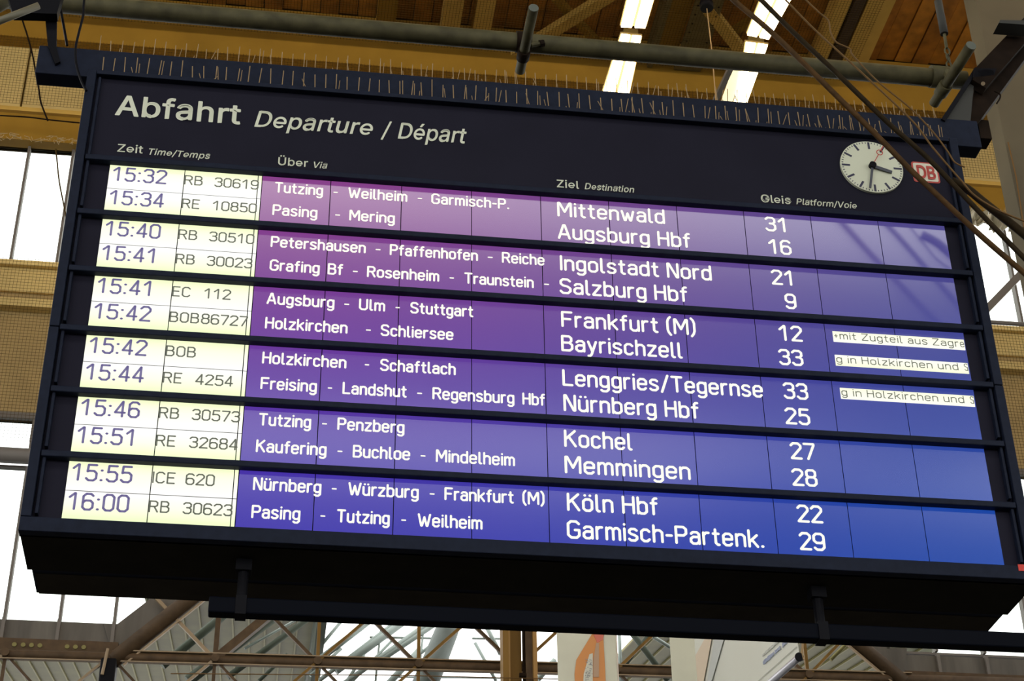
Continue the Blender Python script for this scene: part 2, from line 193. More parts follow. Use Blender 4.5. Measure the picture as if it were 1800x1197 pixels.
_t = _n.nodes.new('ShaderNodeBsdfTransparent'); _t.inputs[0].default_value = (.93,.96,.95,1)
_g = _n.nodes.new('ShaderNodeBsdfGlossy'); _g.inputs['Roughness'].default_value = .05; _x = _n.nodes.new('ShaderNodeMixShader'); _x.inputs[0].default_value = .05
_n.links.new(_t.outputs[0], _x.inputs[1]); _n.links.new(_g.outputs[0], _x.inputs[2]); _n.links.new(_x.outputs[0], _n.nodes['Material Output'].inputs[0])

# ------------------------------------------------------------------ the hall: wall at the back
YW = 14.0
XL, XR = -11.0, 19.0
wall = struct(B((XL, YW, 19.12), (XR, YW+.3, 20.6)).build('wall_back', amber))
def wpart(name, a, b, mat, **k): return B(a, b).build(name, mat, wall, **k)
wpart('fascia', (XL, YW-.25, 19.12), (XR, YW, 20.05), amber)
# net-covered upper band, split in sheets
x = XL; i = 0
while x < XR-.01:
    wpart('panel', (x+.01, YW-.02, 17.87), (x+2.38, YW+.12, 19.12), beige); x += 2.4
wpart('ledge', (XL, YW-.22, 17.80), (XR, YW+.1, 17.87), amber_l)
wpart('beam', (XL, YW-.16, 17.34), (XR, YW+.1, 17.80), amber)
wpart('backing', (XL, YW+.13, 17.4), (XR, YW+.2, 19.2), seam_m)
wpart('backing', (XL, YW+.11, 13.1), (XR, YW+.2, 15.34), seam_m)
# openings: left strip up to the hidden part behind the board and right strip
wpart('ledge', (XL, YW-.10, 15.30), (XR, YW+.1, 15.38), beige)
x = XL
while x < XR-.01:
    wpart('panel', (x+.01, YW-.02, 14.93), (x+2.38, YW+.1, 15.30), beige); x += 2.4
wpart('groove_board', (XL, YW+.02, 14.74), (XR, YW+.1, 14.93), brownp)
wpart('ledge', (XL, YW-.16, 14.62), (XR, YW+.1, 14.74), beige)
x = XL
while x < XR-.01:
    wpart('panel', (x+.008, YW, 13.08), (x+1.192, YW+.1, 14.62), brownp); x += 1.2
wpart('lower_rail', (XL, YW-.05, 13.02), (XR, YW+.1, 13.10), mull_m)
MB().tube([(XL, YW-.1, 12.45), (XR, YW-.1, 12.45)], .10, 14).build('rail_pipe', mull_m, wall, smooth=True)
OPL, OPR = -1.62, 7.95        # feet of the raking tubes that bound the central opening at z 9.88
def P_YW(a, b): return at(a, b, YW-.03)
def window(idx, x0, x1, z0, z1, bars, slope=None):
    w = struct(MB().box((x0, YW+.02, z0-.03), (x1, YW+.10, z0)).box((x0, YW+.02, z1), (x1, YW+.10, z1+.03)).build('window_%d' % idx, mull_m))
    xs = [x0] + [b for b in bars if x0 < b < x1] + [x1]
    for b in xs[1:-1]: B((b-.017, YW-.03, z0), (b+.017, YW+.08, z1)).build('window_bar', mull_m, w)
    for a, c in zip(xs, xs[1:]):
        B((a+.012, YW+.05, z0), (c-.012, YW+.056, z1)).build('pane', glass, w)
    return w
bars_u = [-3.593+.597*k for k in range(-12, 40)]
bars_l = [-2.972+.634*k for k in range(-12, 36)]
window(1, XL, 5.0, 15.38, 17.34, bars_u)
window(2, 5.0, XR, 15.38, 17.34, [at(1791,540,14).x+.597*k for k in range(-9, 16)])
window(3, XL, 3.2, 12.55, 13.02, bars_l[::2])
window(4, 3.2, XR, 12.55, 13.02, bars_l[::2])
window(5, XL, OPL+.32, 10.33, 12.35, bars_l)
bR0, bR1 = at(1648,1160,14).x, at(1733,1164,14).x
bars_r = [bR0+(bR1-bR0)*k for k in range(-3, 20)]
window(6, OPR-.45, XR, 10.42, 12.35, bars_r)
# hidden panelling over the opening, behind the board
wpart('head_panel', (OPL+2.2, YW+.02, 11.9), (OPR-2.2, YW+.1, 12.36), greyp)
# sill panels under the windows, dividers, beam with discs for its round holes
def sill(x0, x1, z0, z1, bl):
    xs = [x0] + [b for b in bl if x0 < b < x1] + [x1]
    for a, c in zip(xs, xs[1:]): wpart('sill_panel', (a+.02, YW-.01, z0), (c-.02, YW+.1, z1), greyp)
    for b in xs[1:-1]: wpart('divider', (b-.02, YW-.05, z0), (b+.02, YW+.1, z1+.02), mull_m)
sill(XL, OPL, 10.06, 10.31, bars_l); sill(OPR, XR, 10.12, 10.36, bars_r)
for x0, x1 in ((XL, OPL), (OPR, XR)):
    wpart('sill_beam', (x0, YW-.10, 9.90), (x1, YW+.1, 10.05 if x0 < 0 else 10.11), tube_m)
for k, xx in enumerate((-2.80,-2.70,-2.605,-2.51,-2.20,-2.105,-2.01)):
    MB().tube([(xx, YW-.115, 9.965), (xx, YW-.10, 9.965)], .027, 14).build('hole_disc', rib_m, wall)  # solid pale discs; brightness seen through the holes is put into their colour
for k, xx in enumerate((7.98,8.09,8.20,8.50,8.61,8.72)):
    MB().tube([(xx, YW-.115, 10.02), (xx, YW-.10, 10.02)], .027, 14).build('hole_disc', black, wall)  # solid black discs; the dark of the holes is put into their colour
# grey gusset panels beside the raking tubes (close the wall beside the opening)
g0 = P_YW(206,1097); g1 = P_YW(198,1150)
MB().poly([g1, Vector((g1.x-.15,YW-.03,g0.z)), g0, g0+Vector((2.0,0,1.95)), g1+Vector((2.7,0,2.7))], (0,.05,0)).build('gusset', greyp, wall)
g0 = P_YW(1563,1138); g1 = P_YW(1588,1190)
MB().poly([g1, Vector((g1.x+.1,YW-.03,g0.z)), g0, g0+Vector((-2.1,0,1.75)), g1+Vector((-2.7,0,2.5))], (0,.05,0)).build('gusset', greyp, wall)
# netting
def net(name, label, x0, x1, z0, z1, y, pitch=.046, horiz=None, t=.0046):
    m = MB(); n = int((x1-x0)/pitch); seg = 3
    def thread(p, q):
        p, q = Vector(p), Vector(q); d = (q-p).normalized(); a = d.orthogonal().normalized()*t/2; b = d.cross(a).normalized()*t/2
        m.add([p-a-b*.6, p+a-b*.6, p+b, q-a-b*.6, q+a-b*.6, q+b], [(0,1,4,3),(1,2,5,4),(2,0,3,5)])
    for i in range(n+1):
        xx = x0 + i*pitch
        if horiz: thread((xx, z0, y), (xx, z1, y))
        else: thread((xx, y, z0), (xx, y, z1))
    for j in range(int((z1-z0)/pitch)+1):
        zz = z0 + j*pitch
        if horiz: thread((x0, zz, y), (x1, zz, y))
        else: thread((x0, y, zz), (x1, y, zz))
    o = m.build(name, net_m); o['kind'] = 'stuff'; return tag(o, label, 'net')
net('bird_net', 'fine dark bird netting stretched over the beige band above the upper windows', -7, 14, 17.88, 19.12, YW-.27)
net('bird_net', 'fine dark bird netting over the brown band between upper and lower windows', -7, 14, 12.56, 15.30, YW-.28)
net('bird_net', 'fine bird netting strung flat under the wooden ceiling', -7, pz(1530,60,19.44).x, 9.5, 13.6, 19.44, horiz=True)
# dusty fringe of snagged netting along the head of the upper windows
m = MB()
for k in range(900):
    xx = R_.uniform(-5, 13); zz = 17.31 + R_.gauss(0, .02); a = R_.uniform(0, 6.28); l = R_.uniform(.03,.14)
    p = Vector((xx, YW-.26+R_.uniform(-.04,.04), zz)); q = p + Vector((math.cos(a)*l, R_.uniform(-.02,.02), -abs(math.sin(a))*l*.6))
    m.bar(p, q, .006, .006)
o = m.build('dust_fringe', M_('dust_lint', (.40,.30,.15), .9)); o['kind'] = 'stuff'; tag(o, 'dusty fringe of snagged threads hanging at the head of the upper windows', 'cobwebs')

# ------------------------------------------------------------------ ceiling, floor, far sides
ceil = struct(B((XL, 5.5, 20.14), (XR, YW+.3, 20.3)).build('ceiling', seam_m))
x = XL; k = 0
while x < XR-.3:
    w = .275
    B((x+.008, 5.6, 20.08-(k%3)*.012), (x+w-.008, YW-.25, 20.14)).build('plank', plank_ms[(k*7)%3], ceil); x += w; k += 1
Z0 = 20.3
struct(MB().box((-30, -13.6, Z0), (40, 5.5, Z0+.2)).box((-30,-26.1,Z0),(40,-19.4,Z0+.2)).box((-30,-60,Z0),(40,-28.4,Z0+.2)).build('ceiling', hall_m))
tag(MB().bar((6.5,-28.6,20.1),(17,-25.2,20.1),.5,.2).build('roof_girder', hall_m), 'slanting girder crossing the rear skylight behind the viewer', 'beam')
struct(B((-30,-60,-.2),(40,60,0)).build('floor', floor_m))
for k, (a, b) in enumerate((((-30.3,-60,0),(-30,YW,7)), ((40,-60,0),(40.3,YW,7)))):
    struct(B(a, b).build('wall_left' if k == 0 else 'wall_right', hall_m))
struct(B((XL, YW+.02, 0), (XR, YW+.3, 8.9)).build('wall_back', hall_m))

# pillar on the right
p1 = at(1706,60,9.3)
struct(B((p1.x, 9, 0), (p1.x+1.6, 9.3, 20)).build('trim_1', pillar_m))
tagp = MB().tube([at(1772,250,8.97), at(1786,310,8.97), at(1800,400,8.97)], .008, 6).build('pillar_cable', thin_m); tag(tagp, 'thin brown cable running down the grey pillar at the right', 'cable')
# left pillar sliver behind the hanger
struct(B((at(98,40,9).x, 9, 15.6), (at(119,40,9).x, 9.3, 20)).build('trim_2', M_('brown_post', (.12,.055,.02), .7)))

# ------------------------------------------------------------------ roof girders and braces under the ceiling
def girder(name, label, pa, pb, mat, z=19.6, h=.30, grp=None):
    a0, a1 = pz(pa[0], 100, z), pz(pa[1], 100, z)
    o = B((a0.x, 5.6, z), (a1.x, YW-.27, z+h)).build(name, mat); return tag(o, label, 'beam', grp)
girder('roof_beam', 'broad amber roof beam, left one of the close pair under the ceiling', (768,800), 0, amber_l)
girder('roof_beam', 'amber roof beam, right one of the close pair under the ceiling', (823,854), 0, amber_l)
g3 = thing('steel_girder', 'olive riveted steel girder between the two rows of ceiling lights', 'girder', (pz(1190,100,19.5).x, 9, 19.5))
a0, a1, a2, a3 = [pz(q,100,19.5).x for q in (1143,1152,1192,1240)]
B((a0,5.6,19.5),(a1,YW-.27,19.9)).build('flange', olive_steel, g3)
B((a1,5.6,19.62),(a2,YW-.27,19.9)).build('web', amber, g3)
B((a2,5.6,19.5),(a3,YW-.27,19.56)).build('bottom_flange', olive_steel, g3)
m = MB()
for k in range(14):
    yy = 11.0+k*.19
    m.tube([(a2+.05,yy,19.49),(a2+.05,yy,19.5)], .016, 8); m.tube([(a3-.05,yy,19.49),(a3-.05,yy,19.5)], .016, 8)
m.build('rivets', rust, g3, kind='stuff')
girder('roof_beam', 'pale netted roof beam to the right of the right-hand lights', (1432,1456), 0, amber_l)
girder('roof_beam', 'narrow dark roof beam beside the pale netted one', (1462,1480), 0, seam_m, h=.2)
girder('roof_beam', 'wide pale netted roof beam left of the bare planks', (1484,1530), 0, amber_l)
girder('roof_beam', 'faint amber roof beam above the left half of the pipe', (655,688), 0, amber, z=19.8, h=.2)
def brace(label, a, b, w, mat, z=19.6):
    p, q = pz(a[0],a[1],z), pz(b[0],b[1],z)
    return tag(MB().bar(p, q, w, .12).build('roof_brace', mat), label, 'beam')
brace('long netted diagonal brace left of the left-hand lights', (1090,-20), (835,140), .17, amber_l)
brace('dark short diagonal brace crossing the long one', (975,-5), (1060,85), .10, amber, 19.75)
brace('diagonal brace between the steel girder and the right-hand lights', (1245,15), (1318,108), .17, amber_l, 19.55)
brace('diagonal brace just under the pipe right of the right-hand lights', (1395,200), (1350,140), .17, amber, 19.7)
brace('thin diagonal brace at the upper left of the right-hand lights', (1290,55), (1335,25), .09, amber, 19.75)
lampk = thing('round_lamp', 'small round black lamp under the steel girder with a thin rope', 'lamp', tuple(at(1242,10,10.5)))
c = at(1242,10,10.5)
MB().tube([(c.x,c.y,c.z-.05),(c.x,c.y,c.z+.04),(c.x,c.y,c.z+.25)], [.085,.09,.03], 16).build('lamp_head', black, lampk, smooth=True)
r1 = MB().tube([(c.x+.0,c.y,c.z-.05),(c.x+.012,c.y,c.z-.8),(c.x,c.y,c.z-1.9)], .007, 6).build('rope', wire_m); tag(r1, 'thin pale rope hanging straight down below the small round lamp', 'rope')

# ceiling lights (two rows of twin tubes)
tube_e = bpy.data.materials.new('lit_tube'); tube_e.use_nodes = True
_b = tube_e.node_tree.nodes['Principled BSDF']; _b.inputs['Emission Color'].default_value = (1,.72,.36,1); _b.inputs['Emission Strength'].default_value = 14
refl = M_('lamp_reflector', (.30,.24,.12), .5)
def light(pts, label, z, cut=None):
    """pts: (near left, near right, far right, far left) corners of the luminous face"""
    nl, nr, frr, fl = [pz(a, b, z) for a, b in pts]
    t = thing('ceiling_light', label, 'ceiling light', tuple((nl+nr+frr+fl)/4+Vector((0,0,.1))), 'twin tube ceiling lights')
    def sl(u0, u1, name, mat, dz, h):
        P4 = [nl.lerp(nr,u0), nl.lerp(nr,u1), fl.lerp(frr,u1), fl.lerp(frr,u0)]
        MB().poly([p+Vector((0,0,dz)) for p in P4], (0,0,h)).build(name, mat, t)
    sl(.02, .44, 'tube_cover', tube_e, 0, .03); sl(.57, .98, 'tube_cover', tube_e, 0, .03)
    sl(-.03, 1.03, 'reflector', refl, .031, .03); sl(.15, .85, 'housing', olive_steel, .06, .08)
    return t
ZL = 17.6
def ext(a, b, k): return (a[0]+(b[0]-a[0])*k, a[1]+(b[1]-a[1])*k)
light([(1092,-45+107), (1128,66), (1092,172+60), (1040,165+60)], 'far twin-tube light of the left-hand row, crossing behind the pipe', ZL)
light([(1117,-60), (1166,-55), (1135,50), (1091,48)], 'near twin-tube light of the left-hand row, at the top edge', ZL)
tr = light([(1311,76), (1350,81), (1294,235), (1286,235)], 'far twin-tube light of the right-hand row with a wide pale reflector', ZL)
wing = bpy.data.materials.new('glowing_reflector'); wing.use_nodes = True
_w = wing.node_tree.nodes['Principled BSDF']; _w.inputs['Emission Color'].default_value = (1,.86,.50,1); _w.inputs['Emission Strength'].default_value = 1.05  # reflector wing lit by the tubes; its brightness is put in as emission
MB().poly([pz(1288,122,ZL+.02), pz(1330,122,ZL+.02), pz(1290,225,ZL+.02), pz(1250,225,ZL+.02)], (0,0,.01)).build('reflector_wing', wing, tr)
MB().bar(pz(1284,120,ZL-.02), pz(1232,232,ZL-.02), .07, .06).build('edge_rail', mull_m, tr)
light([(1366,-70), (1425,-60), (1352,70), (1313,62)], 'near twin-tube light of the right-hand row, crossed by the cables', ZL)

# ------------------------------------------------------------------ truss, column and next hall seen through the opening
YT = YW-.12
def P(x, y, yy=YT): return at(x, y, yy)
ch = thing('truss', 'brown tubular truss with crossed bracing below the board', 'truss', tuple(P(558,1165)))
zc = P(558,1165).z; 
chord_z = lambda x: zc + (x-P(558,1165).x)*.014
MB().tube([(-10,YT,chord_z(-10)),(OPL,YT,chord_z(OPL)),(5,YT,chord_z(5)),(15,YT,chord_z(15))], .058, 12).build('chord', tube_m, ch, smooth=True)
MB().bar((-10,YT-.03,chord_z(-10)-.068),(15,YT-.03,chord_z(15)-.068),.06,.014).build('chord_lip', tan_m, ch)
MB().bar((OPL,YT-.03,chord_z(OPL)+.064),(8,YT-.03,chord_z(8)+.064),.06,.014).build('chord_lip', tan_m, ch)
rake_l = MB().tube([P(198,1162), P(198,1162)+Vector((2.5,0,2.5*1.0))], .10, 14).build('raking_tube', tube_m, ch, smooth=True)
MB().bar(P(198,1162)+Vector((.13,-.03,-.06)), P(198,1162)+Vector((2.63,-.03,2.44)), .04, .02).build('raking_lip', tan_m, ch)
pr = P(1588,1200)
MB().tube([pr, pr+Vector((-2.7,0,2.5))], .10, 14).build('raking_tube', tube_m, ch, smooth=True)
MB().bar(pr+Vector((-.13,-.03,-.04)), pr+Vector((-2.83,-.03,2.46)), .04, .02).build('raking_lip', tan_m, ch)
xn0 = P(378,1160).x; dx = P(558,1165).x - xn0
for k in range(-2, 8):
    xn = xn0 + k*dx; z = chord_z(xn)
    wide = .03 if k <= 0 else .02
    mt = tube_m if k <= 0 else col_m  # orange light on these members is put into their colour
    if k >= 0 and xn < OPR-.4:
        B((xn-wide, YT-.02, z), (xn+wide, YT+.02, z+1.7)).build('post', mt, ch)
        hgt = 1.6
        if k == 0: MB().bar((xn,YT,z), (xn+hgt,YT,z+hgt), .1, .1).build('diagonal', tube_m, ch)
        else: MB().bar((xn,YT-.03,z), (xn+.75,YT-.03,z+.75), .035, .035).build('diagonal', mt, ch)
        MB().bar((xn,YT,z), (xn-.75,YT,z+.75), .04, .04).build('diagonal', tan_m if k == 0 else tube_m, ch)
    B((xn-.02, YT-.02, z-1.2), (xn+.02, YT+.02, z)).build('post', mt, ch)
    MB().bar((xn,YT,z), (xn+.75,YT,z-.75), .04, .03).build('diagonal', tube_m, ch)
    MB().bar((xn,YT-.03,z), (xn-.75,YT-.03,z-.75), .04, .03).build('diagonal', tan_m if k < 1 else mt, ch)
    MB().tube([(xn,YT-.08,z),(xn,YT+.06,z)], .05, 12).build('node_plate', tube_m, ch)
jn = P(192,1168)
MB().box((jn.x-.09,YT-.14,jn.z-.28),(jn.x+.09,YT+.1,jn.z+.03)).build('joint_block', black, ch, bevel=.02)
MB().tube([(jn.x-.02,YT-.18,jn.z+.12),(jn.x-.05,YT-.18,jn.z-.2)], .018, 8).build('joint_pin', tan_m, ch)
w = MB().tube([at(300,1184,13.3), at(700,1187,13.3), at(1000,1194,13.3)], .006, 6).build('wire', thin_m); tag(w, 'thin wire stretched level just below the truss tube', 'wire')

# steel column
cl = thing('column', 'amber-lit steel column with a conduit standing before the truss', 'column', (P(911,1150,13.5).x, 13.5, 0))
xa = [P(q,1150,13.5).x for q in (881,891,897,917,922,934,941)]
ZC = 11.2
B((xa[0],13.35,0),(xa[1],13.6,ZC)).build('flange', col_m, cl)
B((xa[1],13.5,0),(xa[2],13.55,ZC)).build('lit_edge', M_('lit_edge_amber',(.42,.24,.06),.5), cl)  # lit edge of the column, painted as a paler strip
B((xa[2],13.52,0),(xa[3],13.6,ZC)).build('web', col_m, cl)
B((xa[4],13.42,0),(xa[5],13.6,ZC)).build('web', tube_m, cl)
B((xa[5],13.35,0),(xa[6],13.6,ZC)).build('flange', M_('lit_flange_amber',(.30,.16,.035),.5), cl)  # amber light on this edge is set in its colour
MB().tube([((xa[3]+xa[4])/2,13.45,0),((xa[3]+xa[4])/2,13.45,ZC)], .018, 8).build('conduit', rust, cl)
q = P(919,1187,13.3); MB().tube([(q.x-.04,13.3,q.z),(q.x+.04,13.3,q.z)], .028, 10).build('wire_clamp', rust, cl)

# next hall: roof sheets rising away, bright glazing with pale steel
def roofz(y): return 16.2 + .2*(y-30)
def sheets(name, label, x0, x1, pitch, y0=21.5, y1=42, clipx=None):
    ybase = y0
    t = thing(name, label, 'roof', ((x0+x1)/2, 30, roofz(30)))
    n = int(round((x1-x0)/pitch))
    for k in range(n):
        a = x0+k*pitch; y0 = 27.0 if clipx is not None and a < clipx else ybase
        MB().poly([(a+.01,y0,roofz(y0)+.05),(a+pitch-.01,y0,roofz(y0)+.05),(a+pitch-.01,y1,roofz(y1)+.05),(a+.01,y1,roofz(y1)+.05)], (0,0,.04)).build('roof_sheet', olive_m, t)
        MB().bar((a,y0,roofz(y0)+.035),(a,y1,roofz(y1)+.035), .03, .045).build('roof_rib', rib_m, t)
    return t
xe = at(545,1150,27).x; xf = at(1080,1160,27).x; xg = at(1566,1150,27).x-at(1080,1160,27).x
s1 = sheets('roof_underside', 'olive sheeted roof underside of the next hall, left of the bright glazing', xe-3.6, xe, .30, clipx=at(244,1080,24).x)
s0 = sheets('roof_underside', 'olive sheeted roof underside of the next hall, at the far left below the windows', xe-12.0, xe-3.6, .30, y0=28.3)
s2 = sheets('roof_underside', 'olive sheeted roof underside of the next hall, seen right of the banners', xf, xf+xg, .35)
sheets('roof_underside', 'olive sheeted roof underside of the next hall, at the far right edge', xf+xg, xf+11.9, .35, y0=31)
B((xe-.02,21.5,roofz(21.5)-.6),(xe+.14,42,roofz(21.5)+.3)).build('edge_post', slate, s1)
MB().bar((xe+.05,22,roofz(22)-.1),(xe+.05,42,roofz(42)-.1),.14,.3).build('edge_beam', slate, s1)
# struts below the left roof and the glazing
far = thing('glazing_frame', 'pale grey slanting steel tubes of the bright glazed roof beyond', 'roof frame', tuple(at(700,1150,24)))
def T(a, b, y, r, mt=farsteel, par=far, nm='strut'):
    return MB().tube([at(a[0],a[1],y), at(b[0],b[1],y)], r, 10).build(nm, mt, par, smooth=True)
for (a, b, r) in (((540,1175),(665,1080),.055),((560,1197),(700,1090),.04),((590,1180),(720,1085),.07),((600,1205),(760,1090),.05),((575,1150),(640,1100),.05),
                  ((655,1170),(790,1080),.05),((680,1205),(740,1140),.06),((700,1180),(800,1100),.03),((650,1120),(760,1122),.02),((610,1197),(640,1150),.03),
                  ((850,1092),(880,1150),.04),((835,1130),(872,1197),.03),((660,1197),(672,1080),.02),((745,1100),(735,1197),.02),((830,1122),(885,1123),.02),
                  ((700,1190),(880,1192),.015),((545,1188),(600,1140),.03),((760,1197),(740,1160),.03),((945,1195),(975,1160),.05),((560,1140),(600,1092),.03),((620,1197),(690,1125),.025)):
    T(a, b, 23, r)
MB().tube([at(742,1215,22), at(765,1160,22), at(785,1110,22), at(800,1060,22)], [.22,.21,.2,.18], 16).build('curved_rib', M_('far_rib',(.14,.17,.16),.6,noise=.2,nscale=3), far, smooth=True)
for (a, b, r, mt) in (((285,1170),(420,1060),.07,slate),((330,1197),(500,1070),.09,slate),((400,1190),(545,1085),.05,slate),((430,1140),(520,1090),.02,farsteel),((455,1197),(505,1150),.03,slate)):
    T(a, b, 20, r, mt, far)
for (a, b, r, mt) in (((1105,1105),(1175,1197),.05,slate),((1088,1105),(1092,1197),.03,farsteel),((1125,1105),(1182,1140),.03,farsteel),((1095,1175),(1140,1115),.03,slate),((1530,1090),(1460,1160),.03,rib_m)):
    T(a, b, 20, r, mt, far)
MB().bar(at(1080,1178,YT+.3), at(1190,1183,YT+.3), .09, .1).build('tie', tube_m, far)

# ------------------------------------------------------------------ hanging banners
def quad(pts, mat, name, par, t=(0,.006,0), **k): return MB().poly(pts, t).build(name, mat, par, **k)
YB = 11.0
b1 = thing('banner', 'white hanging banner with an orange outlined figure beside the column', 'banner', tuple(at(1032,1150,YB)))
def bp(x, y, yy=YB): return at(x, y, yy)
tl = bp(981,1200); tr_ = bp(1087,1203); zt = bp(1030,1060).z; zb = bp(1030,1320).z
quad([(tl.x,YB,zb),(tr_.x,YB,zb),(tr_.x,YB,zt),(tl.x,YB,zt)], banner_m, 'cloth', b1)
orange = M_('faded_orange_print', (.62,.27,.09), .8); redp = M_('faded_red_print', (.60,.17,.12), .8); greyprint = M_('grey_print', (.30,.30,.30), .8); tanp = M_('tan_print', (.45,.30,.2), .8)
def flat(px_pts, y, mat, name, par):
    return MB().poly([at(a, b, y) for a, b in px_pts], (0,.003,0)).build(name, mat, par)
flat([(1012,1230),(1010,1185),(1013,1160),(1042,1112),(1060,1112),(1064,1180),(1066,1230)], YB-.010, orange, 'printed_figure', b1)
flat([(1042,1112),(1052,1108),(1063,1108),(1060,1124),(1050,1130)], YB-.014, redp, 'printed_patch', b1)
flat([(1024,1230),(1026,1185),(1036,1150),(1042,1148),(1042,1230)], YB-.016, M_('pale_print',(.62,.62,.52),.8), 'printed_patch', b1)
flat([(1043,1190),(1043,1160),(1048,1130),(1053,1130),(1053,1190)], YB-.016, tanp, 'printed_patch', b1)
m = MB()
for k in range(60):
    a = R_.uniform(1028,1040); b = R_.uniform(1155,1197); m.add([at(a,b,YB-.02), at(a+R_.uniform(1,3.5),b+R_.uniform(-1,1.5),YB-.02), at(a+R_.uniform(0,2),b+R_.uniform(1.2,2.5),YB-.02)], [(0,1,2)])
m.build('printed_scribble', greyprint, b1, kind='stuff')
MB().bar((tr_.x,YB-.01,zb),(tr_.x,YB-.01,zt),.012,.01).build('hem', M_('hem',(.66,.58,.50),.8), b1)

b2 = thing('banner', 'wide white banner seen at an angle with a metal rod in its slanting lower hem', 'banner', tuple(bp(1290,1150)))
c0, c1 = bp(1182,1200), bp(1226,1200)
quad([(c0.x,YB,c0.z-1.5),(c1.x,YB,c0.z-1.5),(c1.x,YB,zt),(c0.x,YB,zt)], banner_m, 'cloth', b2)
zh = at(1404,1152,9.4).z; near = at(1404,1152,9.4); farp = pz(1345,1204,zh)
d = (farp-near); kk = 1.0
while kk < 12:
    c_ = RW @ (near+d*kk-CAM)
    if F*c_.x/c_.z+900 < 1226: break
    kk += .05
far2 = near + d*kk
quad([near, far2, (far2.x,far2.y,zt+1.0), (near.x,near.y,zt+1.0)], M_('banner_cloth_shaded',(.58,.59,.52),.8), 'cloth', b2, t=(.006,0,0))  # same cloth, with the angled panel's shade set in its colour
MB().tube([near+Vector((0,0,-.02)), far2+Vector((0,0,-.02))], .035, 12).build('hem_rod', M_('hem_rod',(.55,.55,.60),.3,metal=.3), b2, smooth=True)
MB().tube([near+d*-.02+Vector((0,0,-.02)), near+d*-.001+Vector((0,0,-.02))], .045, 12).build('rod_cap', black, b2)
for s, mt, ww in ((.06, M_('faint_blue_print',(.34,.38,.50),.8), .03), (.14, M_('faint_grey_print',(.52,.53,.50),.8), .02)):
    m = MB()
    for k in range(26):
        if R_.random() < .15: continue
        t0 = .25+k*.028; p = near+d*t0+Vector((-.012,0,.16+s)); m.bar(p, p+d*.016, ww*.25, ww*R_.uniform(.9,1.6))
    m.build('printed_line', mt, b2, kind='stuff')
MB().bar(near+Vector((-.012,0,.09)), far2+Vector((-.012,0,.09)), .004, .006).build('hem_seam', M_('seam',(.45,.46,.42),.8), b2)
o = MB().tube([at(1408,1112,9.4), at(1411,1135,9.4), at(1409,1150,9.4), at(1412,1160,9.4)], .012, 8).build('hanger_chain', wire_m, b2)
fo = M_('faint_orange_print',(.60,.50,.38),.8); fb = M_('faint_grey_blue_print',(.48,.50,.48),.8)
MB().poly([near+d*kk*a+Vector((-.012,0,b)) for a, b in ((.97,.45),(.93,.95),(.80,1.05),(.74,1.0),(.86,.6),(.92,.4))], (-.004,0,0)).build('printed_patch', fo, b2)
MB().poly([near+d*kk*a+Vector((-.012,0,b)) for a, b in ((.72,.95),(.55,1.10),(.60,.9),(.86,.35),(.9,.3))], (-.004,0,0)).build('printed_patch', fb, b2)

# ================================================================== THE BOARD
ROW_T = [6.330, 6.0487, 5.7657, 5.4827, 5.2010, 4.9190]
ROW_B = [t-.2345 for t in ROW_T]
X0, XA, XS = -.6225, -.3115, .0113
COLX = [XS-.0] + [.30*k for k in range(1, 11)]
for k, dxx in {1:0,2:.001,3:.001,4:-.0005,5:-.003,6:-.0035,7:-.0045,8:-.0035,9:.003,10:.0095}.items(): COLX[k] += dxx
FY = -.035
BT, BB = 6.815, 4.606
BL, BR = -.765, 3.128
board = thing('departure_board', 'large navy station departure board with lit blue and white display rows', 'departure board', (1.18, 0, BB))
housing = B((BL+.02, .012, BB+.004), (BR-.02, .515, BT-.01)).build('housing', navy, board)
B((BL+.004, 0.004, BB), (BR-.004, .30, BB+.03)).build('underside_front', under_m, board)
B((BL+.03, .335, BB+.0), (BR-.03, .515, BB+.03)).build('underside_rear', M_('underside_brown',(.03,.025,.018),.6,noise=.2,nscale=8,spec=.05), board)
B((BL+.01, .30, BB+.03), (BR-.01, .335, BB+.05)).build('underside_groove', black, board)
IL, IR = -.727, 3.090     # inner edges of the frame
SEAM = 5.495
for x0, x1 in ((BL, IL), (IR, BR)):
    B((x0, FY, BB+.060), (x1, .02, SEAM-.002)).build('frame_side', navy, board, bevel=.003)
    B((x0, FY, SEAM+.002), (x1, .02, BT)).build('frame_side', navy, board, bevel=.003)
B((BL, FY, BB), (BR, .02, BB+.058)).build('frame_bottom', navy, board, bevel=.003)
B((IL+.001, FY, BT-.022), (IR-.001, .02, BT)).build('frame_top', navy, board, bevel=.003)
B((IL, -.004, ROW_T[0]+.02), (IR, .012, BT-.02)).build('header_panel', header_m, board)
B((IL, .003, BB+.06), (IR, .012, ROW_T[0]+.03)).build('back_panel', header_m, board)
for x0 in (IL+.010, IR-.022):
    zs = [BT-.03, ROW_T[0]+.028] + sum([[t+.004, b+.0] for t, b in zip(ROW_T, ROW_B)], [])
    for a, b in zip(zs[::2], zs[1::2]): B((x0, FY+.012, b), (x0+.012, .004, a)).build('edge_rib', navy, board, bevel=.002)
for k, t in enumerate(ROW_T):
    B((IL+.004, FY+.0, t), (IR-.004, .003, t+.026)).build('crossbar', navy, board, bevel=.004)
